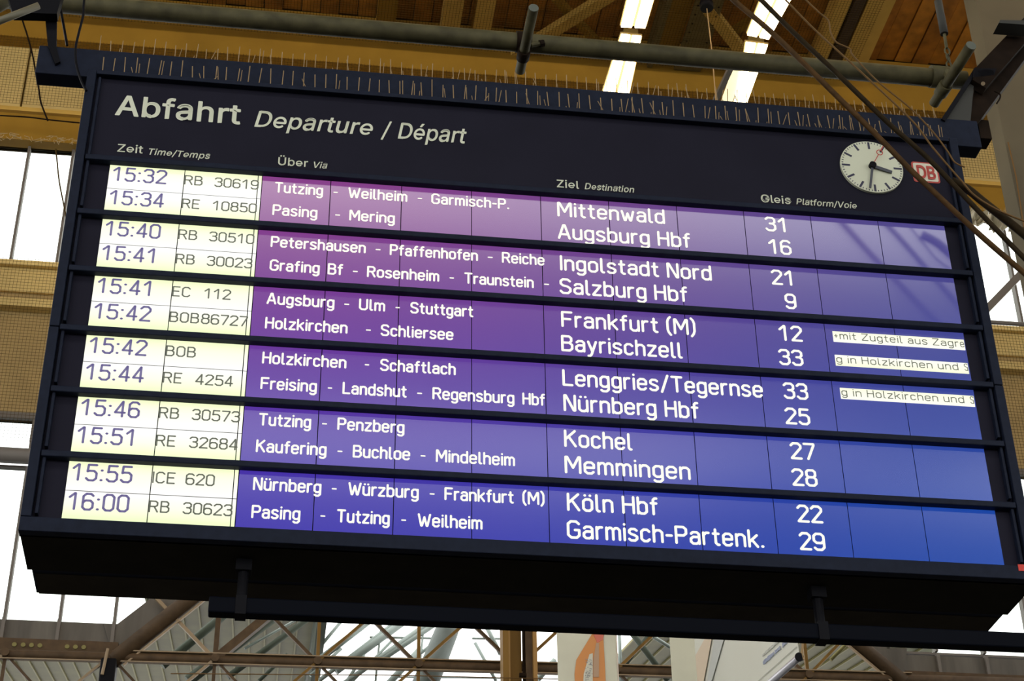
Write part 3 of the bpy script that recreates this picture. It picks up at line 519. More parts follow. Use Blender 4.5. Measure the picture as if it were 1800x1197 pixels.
# display modules
def screen(x0, x1, z0, z1, mat, par=board):
    return B((x0+.0018, -.0015, z0), (x1-.0018, .0008, z1)).build('display_panel', mat, par)
for t, b in zip(ROW_T, ROW_B):
    b -= .02 if t > 5 else 0
    if t < 5: b = 4.655
    mid = t-.121 if t > 5 else t-.1225
    for x0, x1 in ((X0, XA), (XA, XS-.017), (XS-.017, XS)):
        screen(x0, x1, mid+.0018, t, white_lcd); screen(x0, x1, b, mid-.0018, white_lcd)
    for k in range(10): screen(COLX[k], COLX[k+1], b, t, blue_lcd)
for t, b in zip(ROW_T, ROW_B): B((X0,.001,b-.02),(COLX[10],.0028,t)).build('display_backing', black, board)

# ---- dot-matrix style stroke lettering
G = {
'0':'1,0 3,0 4,1 4,6 3,7 1,7 0,6 0,1 1,0','1':'.3,5.2 2.2,7 2.5,7 2.5,0','2':'0,6 1,7 3,7 4,6 4,4.9 .1,.2 0,0 4,0',
'3':'0,6.1 .9,7 3,7 3.9,6.1 3.9,4.6 3,3.8 1.7,3.8;3,3.8 4,2.8 4,1 3,0 .9,0 0,.9','4':'2.9,7 0,1.8 4,1.8;3,7 3,0','5':'3.8,7 .5,7 .3,4 1,4.3 3,4.3 4,3.3 4,1 3,0 1,0 0,.9',
'6':'3.9,6.2 3,7 1.1,7 0,5.9 0,1 1,0 3,0 4,1 4,3 3,4 1,4 0,3','7':'0,7 4,7 4,6.4 1.3,0','8':'1,3.8 .2,4.6 .2,6.2 1,7 3,7 3.8,6.2 3.8,4.6 3,3.8 4,2.9 4,1 3,0 1,0 0,1 0,2.9 1,3.8 3,3.8',
'9':'.1,.8 1,0 2.9,0 4,1.1 4,6 3,7 1,7 0,6 0,4 1,3 3,3 4,4',':':'.2,.3 .5,.3;.2,4.7 .5,4.7','.':'0,.2 .3,.2','-':'0,3 1.9,3','/':'0,-.6 2.6,7.4','+':'1,1.5 1,4.5;0,3 2,3',
'(':'1.2,8 .4,7 0,5.6 0,1.6 .4,.2 1.2,-1',')':'0,8 .8,7 1.2,5.6 1.2,1.6 .8,.2 0,-1',
'A':'0,0 1.9,7 2.5,7 4.4,0;.7,2.1 3.7,2.1','B':'0,3.8 2.9,3.8 4,2.8 4,1 3,0 0,0 0,7 2.8,7 3.7,6.1 3.7,4.7 2.9,3.8','C':'4,6 3,7 1.1,7 0,5.9 0,1.1 1.1,0 3,0 4,1','E':'3.6,7 0,7 0,0 3.6,0;0,3.7 3.1,3.7',
'F':'3.7,7 0,7 0,0;0,3.6 3.2,3.6','G':'4.1,6 3.1,7 1.1,7 0,5.9 0,1.1 1.1,0 3.2,0 4.2,1 4.2,3.3 2.6,3.3','H':'0,0 0,7;4,0 4,7;0,3.7 4,3.7','I':'.2,0 .2,7','K':'0,0 0,7;3.9,7 .1,3.1;1.4,4.3 4.1,0','L':'0,7 0,0 3.5,0',
'M':'0,0 0,7 .5,7 2.6,2.2 4.7,7 5.2,7 5.2,0','N':'0,0 0,7 .5,7 3.6,0 4.1,0 4.1,7','O':'1.1,0 3,0 4.1,1.1 4.1,5.9 3,7 1.1,7 0,5.9 0,1.1 1.1,0','P':'0,0 0,7 2.9,7 3.9,6.1 3.9,4.2 2.9,3.3 0,3.3','R':'0,0 0,7 2.9,7 3.9,6.1 3.9,4.3 2.9,3.5 0,3.5;2.3,3.5 4.1,0',
'S':'3.9,6.1 3,7 1,7 .1,6.1 .1,4.7 .9,3.9 3,3.3 4,2.4 4,1 3,0 .9,0 0,1','T':'0,7 4,7;2,7 2,0','U':'0,7 0,1.1 1,0 3,0 4,1.1 4,7','W':'0,7 1.4,0 1.8,0 3.1,5.4 4.4,0 4.8,0 6.2,7','Z':'0,7 3.9,7 3.9,6.6 0,.4 0,0 3.9,0',
'a':'.2,4.3 .9,5 2.4,5 3.2,4.2 3.2,0;3.2,2.9 .9,2.9 0,2.1 0,.8 .8,0 2.2,0 3.2,.9','b':'0,7 0,0;0,4 1,5 2.4,5 3.3,4.1 3.3,.9 2.4,0 1,0 0,1','c':'3,4.2 2.2,5 .9,5 0,4.1 0,.9 .9,0 2.2,0 3,.8','d':'3.3,7 3.3,0;3.3,4 2.3,5 .9,5 0,4.1 0,.9 .9,0 2.3,0 3.3,1',
'e':'3.1,.7 2.4,0 .9,0 0,.9 0,4.1 .9,5 2.4,5 3.3,4.1 3.3,2.6 0,2.6','f':'2.2,7 1.5,7 .9,6.3 .9,0;0,4.8 2.1,4.8','g':'3.2,5 3.2,-1.1 2.3,-2 .9,-2 .2,-1.5;3.2,4 2.3,5 .9,5 0,4.1 0,1.1 .9,.2 2.3,.2 3.2,1.1','h':'0,7 0,0;0,4 1,5 2.3,5 3.2,4.1 3.2,0','i':'.1,5 .1,0;.1,6.8 .1,6.9',
'k':'0,7 0,0;3.1,5 .1,2;1.1,2.9 3.2,0','l':'.1,7 .1,.7 .6,0 1.1,0','m':'0,0 0,5;0,4 1,5 1.8,5 2.5,4.1 2.5,0;2.5,4.1 3.4,5 4.2,5 5,4.1 5,0','n':'0,0 0,5;0,4 1,5 2.3,5 3.2,4.1 3.2,0','o':'.9,0 2.4,0 3.3,.9 3.3,4.1 2.4,5 .9,5 0,4.1 0,.9 .9,0',
'p':'0,-2 0,5;0,4 1,5 2.4,5 3.3,4.1 3.3,.9 2.4,0 1,0 0,1','r':'0,0 0,5;0,3.9 1,5 2,5','s':'2.9,4.4 2.2,5 .8,5 .1,4.3 .1,3.4 .8,2.8 2.2,2.3 3,1.7 3,.8 2.2,0 .7,0 0,.6','t':'.9,6.6 .9,.8 1.6,0 2.2,0;0,4.8 2.1,4.8','u':'0,5 0,.9 .9,0 2.2,0 3.2,1;3.2,5 3.2,0',
'w':'0,5 1.1,0 1.4,0 2.4,3.9 3.4,0 3.7,0 4.8,5','y':'0,5 1.6,.2;3.2,5 1.2,-1.4 .6,-2 0,-2','z':'0,5 3,5 3,4.7 0,.3 0,0 3,0',
'ü':'0,5 0,.9 .9,0 2.2,0 3.2,1;3.2,5 3.2,0;.6,6.7 .7,6.7;2.5,6.7 2.6,6.7','ö':'.9,0 2.4,0 3.3,.9 3.3,4.1 2.4,5 .9,5 0,4.1 0,.9 .9,0;.6,6.7 .7,6.7;2.6,6.7 2.7,6.7'}
GP = {k: [[tuple(float(c) for c in p.split(',')) for p in s.split()] for s in v.split(';')] for k, v in G.items()}
def layout(s, mono=None, gap=1.75, space=2.6):
    x = 0; out = []; r = 0
    for ch_ in s:
        if ch_ == ' ': x += space; continue
        g = GP[ch_]; wd = max(p[0] for q in g for p in q)
        if mono:
            out.append([[(a+x+(.0), b) for a, b in q] for q in g]); x += 2.6 if ch_ == ':' else mono
        else:
            out.append([[(a+x, b) for a, b in q] for q in g]); x += wd + gap
        r = out and max(p[0] for q in out[-1] for p in q)
    return out, r
def word(s, x0, zb_, cap, th, mat, x1=None, sx=None, mono=None, y=-.0030, par=board, clip=None, name='lettering'):
    gl, wd = layout(s, mono)
    sz = (cap-th)/7.0; k = sx if sx else ((x1-x0-th)/wd if x1 else sz)
    m = MB(); h = th/2; t = .0008
    yy = y
    def quad2(P4):
        n = len(P4); m.add([(p[0], yy, p[1]) for p in P4] , [tuple(range(n))])
    for g in gl:
        for st in g:
            pts = [(x0+h+a*k, zb_+h+b*sz) for a, b in st]
            if clip: pts = [(min(a, clip), b) for a, b in pts]
            for (a, b) in pts:
                quad2([(a+h*math.cos(math.pi*(j+.5)/4), b+h*math.sin(math.pi*(j+.5)/4)) for j in range(8)])
                yy = y
            for p, q in zip(pts, pts[1:]):
                dx_, dz_ = q[0]-p[0], q[1]-p[1]; L = math.hypot(dx_, dz_)
                if L < 1e-6: continue
                nx, nz = -dz_/L*h, dx_/L*h
                quad2([(p[0]+nx,p[1]+nz),(p[0]-nx,p[1]-nz),(q[0]-nx,q[1]-nz),(q[0]+nx,q[1]+nz)])
    me = bpy.data.meshes.new(name); me.from_pydata(m.v, [], m.f); me.materials.append(mat)
    o = bpy.data.objects.new(name, me); COL.objects.link(o); o.parent = par; o.matrix_parent_inverse = Matrix.Translation(par.location).inverted()
    o['label'] = 'lettering reading ' + s
    return o
def X(px_, py_): return at(px_, py_, 0).x
def Z(px_, py_): return at(px_, py_, 0).z
T0 = ROW_T[0]
base = {'time': (T0-Z(226.8,320.3), T0-Z(224.3,361.8)), 'train': (T0-Z(345.4,326.6), T0-Z(341.2,367.9)), 'via': (T0-Z(488.9,339.5), T0-Z(482.6,378.9)),
        'dest': (T0-Z(980.1,381.2), T0-Z(982.6,420.6)), 'gleis': (T0-Z(1380.4,409.3), T0-Z(1360.3,447.2))}
times = ['15:32','15:34','15:40','15:41','15:41','15:42','15:42','15:44','15:46','15:51','15:55','16:00']
train = [('RB','30619'),('RE','10850'),('RB','30510'),('RB','30023'),('EC','112'),('BOB','86727'),('BOB',''),('RE','4254'),('RB','30573'),('RE','32684'),('ICE','620'),('RB','30623')]
via = [[('Tutzing',483,568),('-',586,594),('Weilheim',612,716),('-',734,742),('Garmisch-P.',758,895)],
 [('Pasing',479,558),('-',589,598),('Mering',614,694)],
 [('Petershausen',476,643),('-',660,669),('Pfaffenhofen',685,840),('-',857,866),('Reiche',882,957)],
 [('Grafing',474,562),('Bf',576,603),('-',620,629),('Rosenheim',645,772),('-',790,798),('Traunstein',816,938),('-',956,965)],
 [('Augsburg',469,588),('-',605,614),('Ulm',631,677),('-',695,703),('Stuttgart',721,832)],
 [('Holzkirchen',466,611),('-',643,652),('Schliersee',669,797)],
 [('Holzkirchen',461,609),('-',641,649),('Schaftlach',668,801)],
 [('Freising',458,557),('-',576,584),('Landshut',602,715),('-',733,742),('Regensburg',760,904),('Hbf',918,958)],
 [('Tutzing',455,547),('-',566,575),('Penzberg',593,711)],
 [('Kaufering',450,574),('-',593,602),('Buchloe',620,721),('-',739,748),('Mindelheim',766,905)],
 [('Nürnberg',445,565),('-',583,592),('Würzburg',612,736),('-',755,764),('Frankfurt',781,903),('(M)',918,957)],
 [('Pasing',442,528),('-',563,572),('Tutzing',592,685),('-',705,714),('Weilheim',734,848)]]
dest = [('Mittenwald',979,1168),('Augsburg Hbf',980,1213),('Ingolstadt Nord',983,1250),('Salzburg Hbf',983,1208),('Frankfurt (M)',986,1222),('Bayrischzell',986,1199),
 ('Lenggries/Tegernse',988,1340),('Nürnberg Hbf',990,1228),('Kochel',991,1111),('Memmingen',992,1213),('Köln Hbf',996,1156),('Garmisch-Partenk.',996,1342)]
gleis = ['31','16','21','9','12','33','33','25','27','28','22','29']
# image heights of the text lines (left, right end of the board) only to read x from the photograph
yl = [(308,350)]
def ypx(i, px_):   # line i, picture column -> picture row of that line's middle on the plane of the displays
    r, s = divmod(i, 2); z = ROW_T[r] - (.055 if s == 0 else .175)
    X_ = at(px_, 300, 0); lo, hi = 200., 1100.
    for _ in range(40):
        md = (lo+hi)/2
        if at(px_, md, 0).z > z: lo = md
        else: hi = md
    return (lo+hi)/2
def XX(i, px_): return at(px_, ypx(i, px_), 0).x
mono = 5.75
for i in range(12):
    r, s = divmod(i, 2); rt = ROW_T[r]
    zt_ = rt - base['time'][s]; word(times[i], X0+.014, zt_, .0745, .0092, dark_txt, sx=.0091, mono=mono)
    a, b = train[i]; zt_ = rt - base['train'][s]
    word(a, XA+.0015, zt_, .0500, .0062, grey_txt, sx=.0071)
    if b: word(b, XA+.126, zt_, .0500, .0062, grey_txt, sx=.0069, mono=5.45)
    for w_, p, q in via[i]:
        zz = rt-base['via'][s]
        if w_ == '-': word('-', XX(i,p), zz, .0540, .0058, white_txt, x1=XX(i,q), y=-.0034)
        else: word(w_, XX(i,p), zz, .0560, .0082, white_txt, x1=XX(i,q), y=-.0034)
    w_, p, q = dest[i]; word(w_, XX(i,p), rt-base['dest'][s], .0790, .0105, white_txt, x1=XX(i,q), y=-.0034)
    gx = XX(i, (1344,1349,1355,1360,1367,1368,1376,1379,1388,1391,1400,1404)[i]); zz = rt-base['gleis'][s]
    if len(gleis[i]) == 1: word(gleis[i], XX(i,1379), zz, .0790, .0105, white_txt, sx=.0098, y=-.0034)
    else: word(gleis[i], gx, zz, .0790, .0105, white_txt, sx=.0098, mono=5.6, y=-.0034)
# ticker strips with small lettering
for (x0, ya, x1, yb, h, s, i) in ((1464,592,1695,607,.052,'+mit Zugteil aus Zagr',4),(1468,634,1701.5,648,.052,'g in Holzkirchen und',5),(1477,692,1712,706,.052,'g in Holzkirchen und',6)):
    xa_, xb_ = at(x0,ya,0).x, at(x1,yb,0).x; zc_ = (at(x0,ya,0).z+at(x1,yb,0).z)/2
    B((xa_, -.0040, zc_-h/2), (xb_, -.0016, zc_+h/2)).build('ticker_strip', white_lcd, board)
    e = .016 if s[0] == 'g' else .010
    word(s, xa_+.004, zc_-.013, .036, .0042, grey_txt, x1=xb_-(.044 if s[0] == 'g' else .026), y=-.0046)
    word('S' if s[0] == 'g' else 'e', xb_-(.018 if s[0] == 'g' else .020), zc_-.013, .036, .0036, grey_txt, sx=.0045, y=-.0046, clip=xb_-.004)

# ---- printed header lettering from stored outlines
def _area(l):
    n = len(l)//6; return sum(l[6*i]*l[6*((i+1)%n)+1]-l[6*((i+1)%n)]*l[6*i+1] for i in range(n))/2
def _box(l): return min(l[0::6]), min(l[1::6]), max(l[0::6]), max(l[1::6])
def outline_text(s, x0, zb_, capz, mat, x1, bold=0., shear=0., y=-.0055, name='lettering', par=board, trk=0):
    V = []; Fc = []; X_ = 0
    for ch_ in s:
        if ch_ == ' ': X_ += 260; continue
        adv, sp = GL[ch_]
        if ch_ in 'eé':
            w_ = .027+bold*.75; cx_, cy_, rx_, ry_ = X_/1000+.202, .188, .147, .160
            cl_ = [Vector((cx_-rx_+.005, .178)), Vector((cx_+rx_, .178))] + [Vector((cx_+rx_*math.cos(math.radians(a)), cy_+ry_*math.sin(math.radians(a)))) for a in range(0, 322, 14)]
            for j, p in enumerate(cl_):
                k0 = len(V); V += [[p.x+w_*math.cos(math.pi*i/5), p.y+w_*math.sin(math.pi*i/5), -.00003*(2*j+2)] for i in range(10)]; Fc.append(tuple(range(k0, k0+10)))
                if j+1 < len(cl_) and (cl_[j+1]-p).length > 1e-5:
                    d = cl_[j+1]-p; nn = Vector((-d.y, d.x)).normalized()*w_; k0 = len(V)
                    V += [[e_.x, e_.y, -.00003*(2*j+1)] for e_ in (p+nn, p-nn, p+d-nn, p+d+nn)]; Fc.append((k0, k0+1, k0+2, k0+3))
            sp = [l for l in sp if _box(l)[1] > 390]
            if not sp: X_ += adv+trk; continue
        big = max(sp, key=lambda l: abs(_area(l))); sg = 1 if _area(big) > 0 else -1
        outer = [l for l in sp if _area(l)*sg > 0]; holes = [l for l in sp if _area(l)*sg <= 0]
        for oc in outer:
            ob = _box(oc); sub = [oc]
            for h_ in holes:
                hb = _box(h_)
                if hb[0] >= ob[0]-5 and hb[1] >= ob[1]-5 and hb[2] <= ob[2]+5 and hb[3] <= ob[3]+5: sub.append(h_)
            cu = bpy.data.curves.new(name, 'CURVE'); cu.dimensions = '2D'; cu.fill_mode = 'BOTH'; cu.resolution_u = 5
            for l in sub:
                n = len(l)//6; q = cu.splines.new('BEZIER'); q.bezier_points.add(n-1); q.use_cyclic_u = True
                for j in range(n):
                    c = [v/1000 for v in l[6*j:6*j+6]]; bp_ = q.bezier_points[j]
                    bp_.handle_left_type = bp_.handle_right_type = 'FREE'
                    for at_, (a, b) in (('co', c[:2]), ('handle_left', c[2:4]), ('handle_right', c[4:])):
                        setattr(bp_, at_, (a+X_/1000, b, 0))
            o = bpy.data.objects.new(name, cu); COL.objects.link(o); bpy.context.view_layer.update()
            me = bpy.data.meshes.new_from_object(o.evaluated_get(bpy.context.evaluated_depsgraph_get()))
            k0 = len(V); V += [[v.co.x, v.co.y, 0] for v in me.vertices]; Fc += [tuple(i+k0 for i in p.vertices) for p in me.polygons]
            bpy.data.objects.remove(o); bpy.data.meshes.remove(me); bpy.data.curves.remove(cu)
            for l in sub if bold else ():
                n = len(l)//6; pl_ = []
                for j in range(n):
                    a, b = [v/1000 for v in l[6*j:6*j+6]], [v/1000 for v in l[6*((j+1)%n):6*((j+1)%n)+6]]
                    p0, p1, p2, p3 = Vector(a[0:2]), Vector(a[4:6]), Vector(b[2:4]), Vector(b[0:2])
                    straight = (p3-p0).length + 1e-6 > (p1-p0).length+(p2-p1).length+(p3-p2).length - 2e-4
                    for q in range(1 if straight else 5):
                        t = q/5; pl_.append(p0*(1-t)**3+p1*3*t*(1-t)**2+p2*3*t*t*(1-t)+p3*t**3)
                for j, p in enumerate(pl_):
                    q = pl_[(j+1) % len(pl_)]; d = q-p; k0 = len(V)
                    for i in range(6): an = math.pi*i/3; V.append([p.x+X_/1000+bold*math.cos(an), p.y+bold*math.sin(an), -.00003*(2*j+2)])
                    Fc.append(tuple(range(k0, k0+6)))
                    if d.length > 1e-5:
                        nn = Vector((-d.y, d.x)).normalized()*bold; k0 = len(V)
                        for e_ in (p+nn, p-nn, q-nn, q+nn): V.append([e_.x+X_/1000, e_.y, -.00003*(2*j+1)])
                        Fc.append((k0, k0+1, k0+2, k0+3))
        X_ += adv + trk
    for v in V: v[0] += v[1]*shear
    mn = min(v[0] for v in V); mx = max(v[0] for v in V); kx = (x1-x0)/(mx-mn); kz = capz/.533
    me = bpy.data.meshes.new(name); me.from_pydata([(x0+(v[0]-mn)*kx, y+v[2], zb_+v[1]*kz) for v in V], [], Fc); me.materials.append(mat)
    o = bpy.data.objects.new(name, me); COL.objects.link(o); o.parent = par; o.matrix_parent_inverse = Matrix.Translation(par.location).inverted()
    o['label'] = 'cream lettering reading ' + s
    return o
def hdr(s, a, b, cap, **k):
    pa, pb = at(a[0],a[1],0), at(b[0],b[1],0); outline_text(s, pa.x, (pa.z+pb.z)/2, cap, letter, pb.x, **k)
hdr('Abfahrt', (202,202), (422,220.5), .112, bold=.014, trk=14)
hdr('Departure', (447,223), (655,240), .090, bold=.010, shear=.2, trk=8)
hdr('/', (669,243), (688,243), .090, bold=.006, shear=.2)
hdr('Départ', (699,245), (820,253), .090, bold=.010, shear=.2, trk=8)
hdr('Zeit', (206,267.5), (250.6,271.5), .0425, bold=.009, trk=14)
hdr('Time/Temps', (261,273), (369,281), .034, bold=.008, shear=.2, trk=14)
hdr('Über', (488.5,291), (541,295.2), .0425, bold=.009, trk=14)
hdr('Via', (551,296), (575,298), .034, bold=.008, shear=.2, trk=14)
hdr('Ziel', (978.6,330.3), (1017.6,333.2), .0425, bold=.009, trk=14)
hdr('Destination', (1027.5,333.5), (1114.5,340.3), .034, bold=.008, shear=.2, trk=14)
hdr('Gleis', (1337.7,356.5), (1389.4,360), .0425, bold=.009, trk=14)
hdr('Platform/Voie', (1399.5,360.5), (1506,368), .034, bold=.008, shear=.2, trk=14)

# ---- clock
cx, cz, cr = 2.7085, 6.6238, .1445
face_m = M_('clock_face', (.60,.62,.47), .5); mark_m = M_('clock_mark', (.02,.02,.05), .5); hand_m = M_('clock_hand', (.035,.04,.055), .4); red_m = M_('red_hand', (.45,.04,.02), .5)
clock = MB().tube([(cx,-.004,cz),(cx,-.016,cz)], cr, 72).build('clock', face_m, board, label='round white station clock with a red second hand')
clock['wl'] = (0,0,0)
def ck(mb, name, mat):
    me_o = mb.build(name, mat); me_o.parent = clock
    me_o.matrix_parent_inverse = Matrix.Translation(board.location).inverted() @ Matrix() if False else Matrix()
    return me_o
def rad(a): a = math.radians(a); return math.sin(a), math.cos(a)
def cbar(a, r0, r1, w0, w1, y, t=.002):
    s_, c_ = rad(a); P_ = lambda r, w: (cx+s_*r+c_*w, y, cz+c_*r-s_*w)
    return MB().poly([P_(r0,-w0/2),P_(r1,-w1/2),P_(r1,w1/2),P_(r0,w0/2)], (0,-t,0))
for k in range(60):
    if k % 5 == 0: ck(cbar(k*6, cr*.70, cr*.965, .010, .010, -.0165, .0008), 'hour_mark', mark_m)
    else: ck(cbar(k*6, cr*.91, cr*.965, .0035, .0035, -.0165, .0008), 'minute_mark', mark_m)
ck(cbar(108, -.012, cr*.64, .018, .015, -.022, .003), 'hour_hand', hand_m)
ck(cbar(192, -.012, cr*.93, .012, .010, -.027, .003), 'minute_hand', hand_m)
m = cbar(29, 0, cr*.47, .003, .004, -.031, .0015); 
m.add(*(lambda q: (q.v, q.f))(cbar(29, cr*.69, cr*.95, .005, .004, -.031, .0015)))
s_, c_ = rad(29); rx, rz = cx+s_*cr*.58, cz+c_*cr*.58
N = 24; ring = []
for j in range(N):
    a = 2*math.pi*j/N
    for rr in (.0155, .0120):
        for yy in (-.031, -.0325): ring.append((rx+rr*math.cos(a), yy, rz+rr*math.sin(a)))
fs = []
for j in range(N):
    a, b = 4*j, 4*((j+1)%N); fs += [(a,b,b+1,a+1),(a+2,a+3,b+3,b+2),(a+1,b+1,b+3,a+3),(a,a+2,b+2,b)]
m.add(ring, fs); ck(m, 'second_hand', red_m)
ck(MB().tube([(cx,-.017,cz),(cx,-.036,cz)], .016, 24), 'hub', black)

# ---- railway logo plate
lx0, lx1 = at(1601,290,0).x, at(1652,320,0).x; lzt, lzb = at(1625,287,0).z, at(1625,322,0).z
red = M_('logo_red', (.42,.045,.03), .5); wht = M_('logo_white', (.60,.58,.46), .5)
def rrect(x0, x1, z0, z1, r, y, t, mat, name):
    pts = []
    for (ax, az, a0) in ((x1-r,z1-r,0),(x0+r,z1-r,90),(x0+r,z0+r,180),(x1-r,z0+r,270)):
        for j in range(5): a = math.radians(a0+j*22.5); pts.append((ax+r*math.cos(a), y, az+r*math.sin(a)))
    return MB().poly(pts, (0,-t,0)).build(name, mat, board)
rrect(lx0, lx1, lzb, lzt, .012, -.0045, .0015, red, 'logo_border'); e = .0075
rrect(lx0+e, lx1-e, lzb+e, lzt-e, .008, -.0062, .0012, wht, 'logo_field')
lh = lzt-lzb
outline_text('DB', lx0+.020, lzb+.021, lh-.042, red, lx1-.018, bold=.028, y=-.0080)
flag = B((at(1791,1005,-.035).x,-.0375,4.640),(BR-.01,-.035,4.668)).build('red_sticker', M_('red_sticker',(.55,.03,.015),.5), board)

# ------------------------------------------------------------------ carrying beam, spikes, lower bar
BMT, BMB = 6.985, 6.826
mb_y = .02
bx0, bx1 = at(66,100,mb_y).x, at(1723,240,mb_y).x
beam = tag(B((bx0, mb_y, 6.818), (bx1, mb_y+.085, 6.975)).build('carrying_beam', navy, bevel=.004), 'long navy square beam carrying the top of the departure board', 'beam')
def spikes(name, label, y, z, x0, x1, seed, h, dens):
    rr = random.Random(seed); t = thing(name, label, 'bird spikes', ((x0+x1)/2, y, z), 'bird spike strips')
    B((x0, y-.008, z), (x1, y+.008, z+.004)).build('base_strip', wire_m, t)
    m = MB(); x = x0+.01; fr = 0
    while x < x1-.01:
        u = (x-x0)/(x1-x0); hh = h*rr.uniform(.85,1.06); ln = rr.gauss(0, .003)
        m.tube([(x,y,z+.002),(x+ln,y+rr.gauss(0,.006),z+hh)], .0021, 5)
        if rr.random() < .06+dens*u:
            l2 = rr.gauss(0,.013); m.tube([(x+.012,y,z+.002),(x+.012+l2,y-.02,z+hh*rr.uniform(.4,.85))], .0017, 5)
        if rr.random() < dens*u:
            l2 = rr.gauss(0,.010); m.tube([(x-.012,y,z+.002),(x-.012+l2,y+.02,z+hh*rr.uniform(.35,.7))], .0017, 5)
        x += .0475+rr.uniform(-.003,.003)
    m.build('spikes', wire_m, t, kind='stuff'); return t
spikes('bird_spike_strip', 'row of thin bird spikes on the front top edge of the board frame', -.018, BT, BL+.05, BR-.03, 3, .095, .8)
spikes('bird_spike_strip', 'rear row of thin bird spikes standing on the long navy beam', mb_y+.045, 6.975, bx0+.24, bx1-.16, 5, .115, 1.2)

low = thing('lower_bar', 'long black closed box bar hung level below the departure board', 'bar', (1.6, .17, 4.36))
lbx = at(366,1067,.10).x
B((lbx, .10, 4.378), (3.45, .158, 4.443)).build('box', M_('bar_black',(.0012,.002,.005),.5,spec=.05), low, bevel=.006)
for xx in (at(426,1035,.15).x, at(1437,1080,.15).x):
    MB().tube([(xx,.13,4.44),(xx,.13,4.56)], .020, 12).box((xx-.03,.10,4.555),(xx+.03,.16,4.60)).build('hanger', black, low)
    B((xx-.02,.094,4.374),(xx+.02,.162,4.449)).build('clamp', black, low)

# ------------------------------------------------------------------ scaffold pipe and stubs
ya = .2
A_, B_ = at(130,8,ya), at(1690,141,ya)
dd = (B_-A_).normalized()
pipe = thing('scaffold_pipe', 'long grey-green steel pipe running level above the departure board', 'pipe', tuple((A_+B_)/2))
MB().tube([A_-dd*.9, B_+dd*.02], .0455, 20).build('pipe', steel_pipe, pipe, smooth=True)
def stub(label, near_px, far_px, r, z, nm='pipe_stub'):
    p, q = pz(near_px[0],near_px[1],z), pz(far_px[0],far_px[1],z)
    t = thing(nm, label, 'pipe', tuple((p+q)/2)); d_ = (q-p).normalized()
    MB().tube([p, q], r, 16).build('pipe', steel_pipe, t, smooth=True)
    MB().tube([p-d_*.002, p+d_*.004], r*.96, 16).build('end_face', cap_m, t)
    return t, p, q, d_
zs_ = A_.z-.075
st, p, q, d_ = stub('short pipe end clamped crosswise under the long pipe, near its middle', (938,14), (914,125), .024, zs_)
mid = Vector((p.x+d_.x*((ya-p.y)/d_.y), ya, zs_))
MB().tube([(mid.x-.035,ya,A_.z+.0),(mid.x+.035,ya,A_.z+.0)], .052, 18).tube([mid-d_*.03,mid+d_*.03], .031, 16).build('clamp', rust, st, smooth=True)
MB().tube([mid+Vector((.03,-.045,.02)), mid+Vector((.09,-.045,.04))], .011, 8).build('clamp_bolt', steel_pipe, st)
MB().tube([mid+Vector((.07,-.045,.033)), mid+Vector((.09,-.045,.04))], .018, 6).build('clamp_nut', rust, st)
st2, p, q, d_ = stub('short pipe end clamped crosswise at the right end of the long pipe', (1707,80), (1642,182), .026, zs_)
mid = Vector((p.x+d_.x*((ya-p.y)/d_.y), ya, zs_))
MB().tube([(mid.x-.055,ya,A_.z+.0),(mid.x+.035,ya,A_.z+.0)], .056, 18).tube([mid-d_*.035,mid+d_*.035], .034, 16).build('clamp', steel_pipe, st2, smooth=True)
MB().tube([mid+Vector((.0,-.065,.03)), mid+Vector((.0,-.09,.03))], .02, 6).build('clamp_nut', steel_pipe, st2)
tb = thing('turnbuckle', 'grey-green turnbuckle and hook holding the right end of the long pipe', 'turnbuckle', tuple(at(1660,60,ya)))
MB().tube([at(1640,-60,ya), at(1650,8,ya)], .009, 8).build('rod', steel_pipe, tb)
MB().tube([at(1649,2,ya), at(1660,60,ya)], .020, 12).build('body', plate_m, tb, smooth=True)
MB().tube([at(1660,60,ya), at(1664,85,ya)], .008, 8).build('rod', steel_pipe, tb)
for k in range(3):
    c_ = at(1665+k*1.5, 90+k*12, ya); pts = [c_+Vector((math.cos(a)*.012, (k%2)*math.cos(a)*.012, math.sin(a)*.022)) for a in [j*math.pi/5 for j in range(11)]]
    MB().tube(pts, .0045, 6, cap=False).build('link', steel_pipe, tb)

# ------------------------------------------------------------------ hangers left and right
hl = thing('hanger', 'black steel hanger rising from the left end of the navy beam', 'hanger', tuple(at(95,105,.01)))
MB().poly([at(74,-20,.005), at(101,-20,.005), at(99,82,.005), at(106,108,.005), at(97,112,.005), at(84,79,.005)], (0,.02,0)).build('strap', black, hl)
MB().poly([at(10,-20,-.05), at(112,-20,-.05), at(100,24,-.05), at(22,22,-.05)], (0,.05,0)).build('plate', black, hl)
MB().tube([at(102,-10,.08), at(118,80,.08)], .006, 8).build('rod', black, hl)
hr = thing('hanger', 'dark brown slanting steel channel with a grey gusset at the right end of the beam', 'hanger', tuple(at(1705,212,.05)))
MB().poly([at(1815,22,.06), at(1815,85,.06), at(1715,222,.06), at(1700,222,.06), at(1714,150,.06)], (0,.10,0)).build('channel', rust, hr)
MB().poly([at(1815,15,.0), at(1815,60,.0), at(1733,155,.0), at(1710,140,.0), at(1716,118,.0)], (0,.05,0)).build('channel_flange', rust, hr)
MB().poly([at(1658,213,.03), at(1714,125,.03), at(1706,213,.03)], (0,.01,0)).build('gusset_plate', plate_m, hr)
MB().bar(at(1657,213,.02), at(1716,122,.02), .02, .02).build('gusset_edge', black, hr)
MB().poly([at(1712,120,.0), at(1752,120,.0), at(1748,132,.0), at(1710,136,.0)], (0,.06,0)).build('seat_plate', black, hr)
MB().tube([at(1728,147,-.01), at(1728,147,.01)], .010, 10).build('bolt', tan_m, hr)
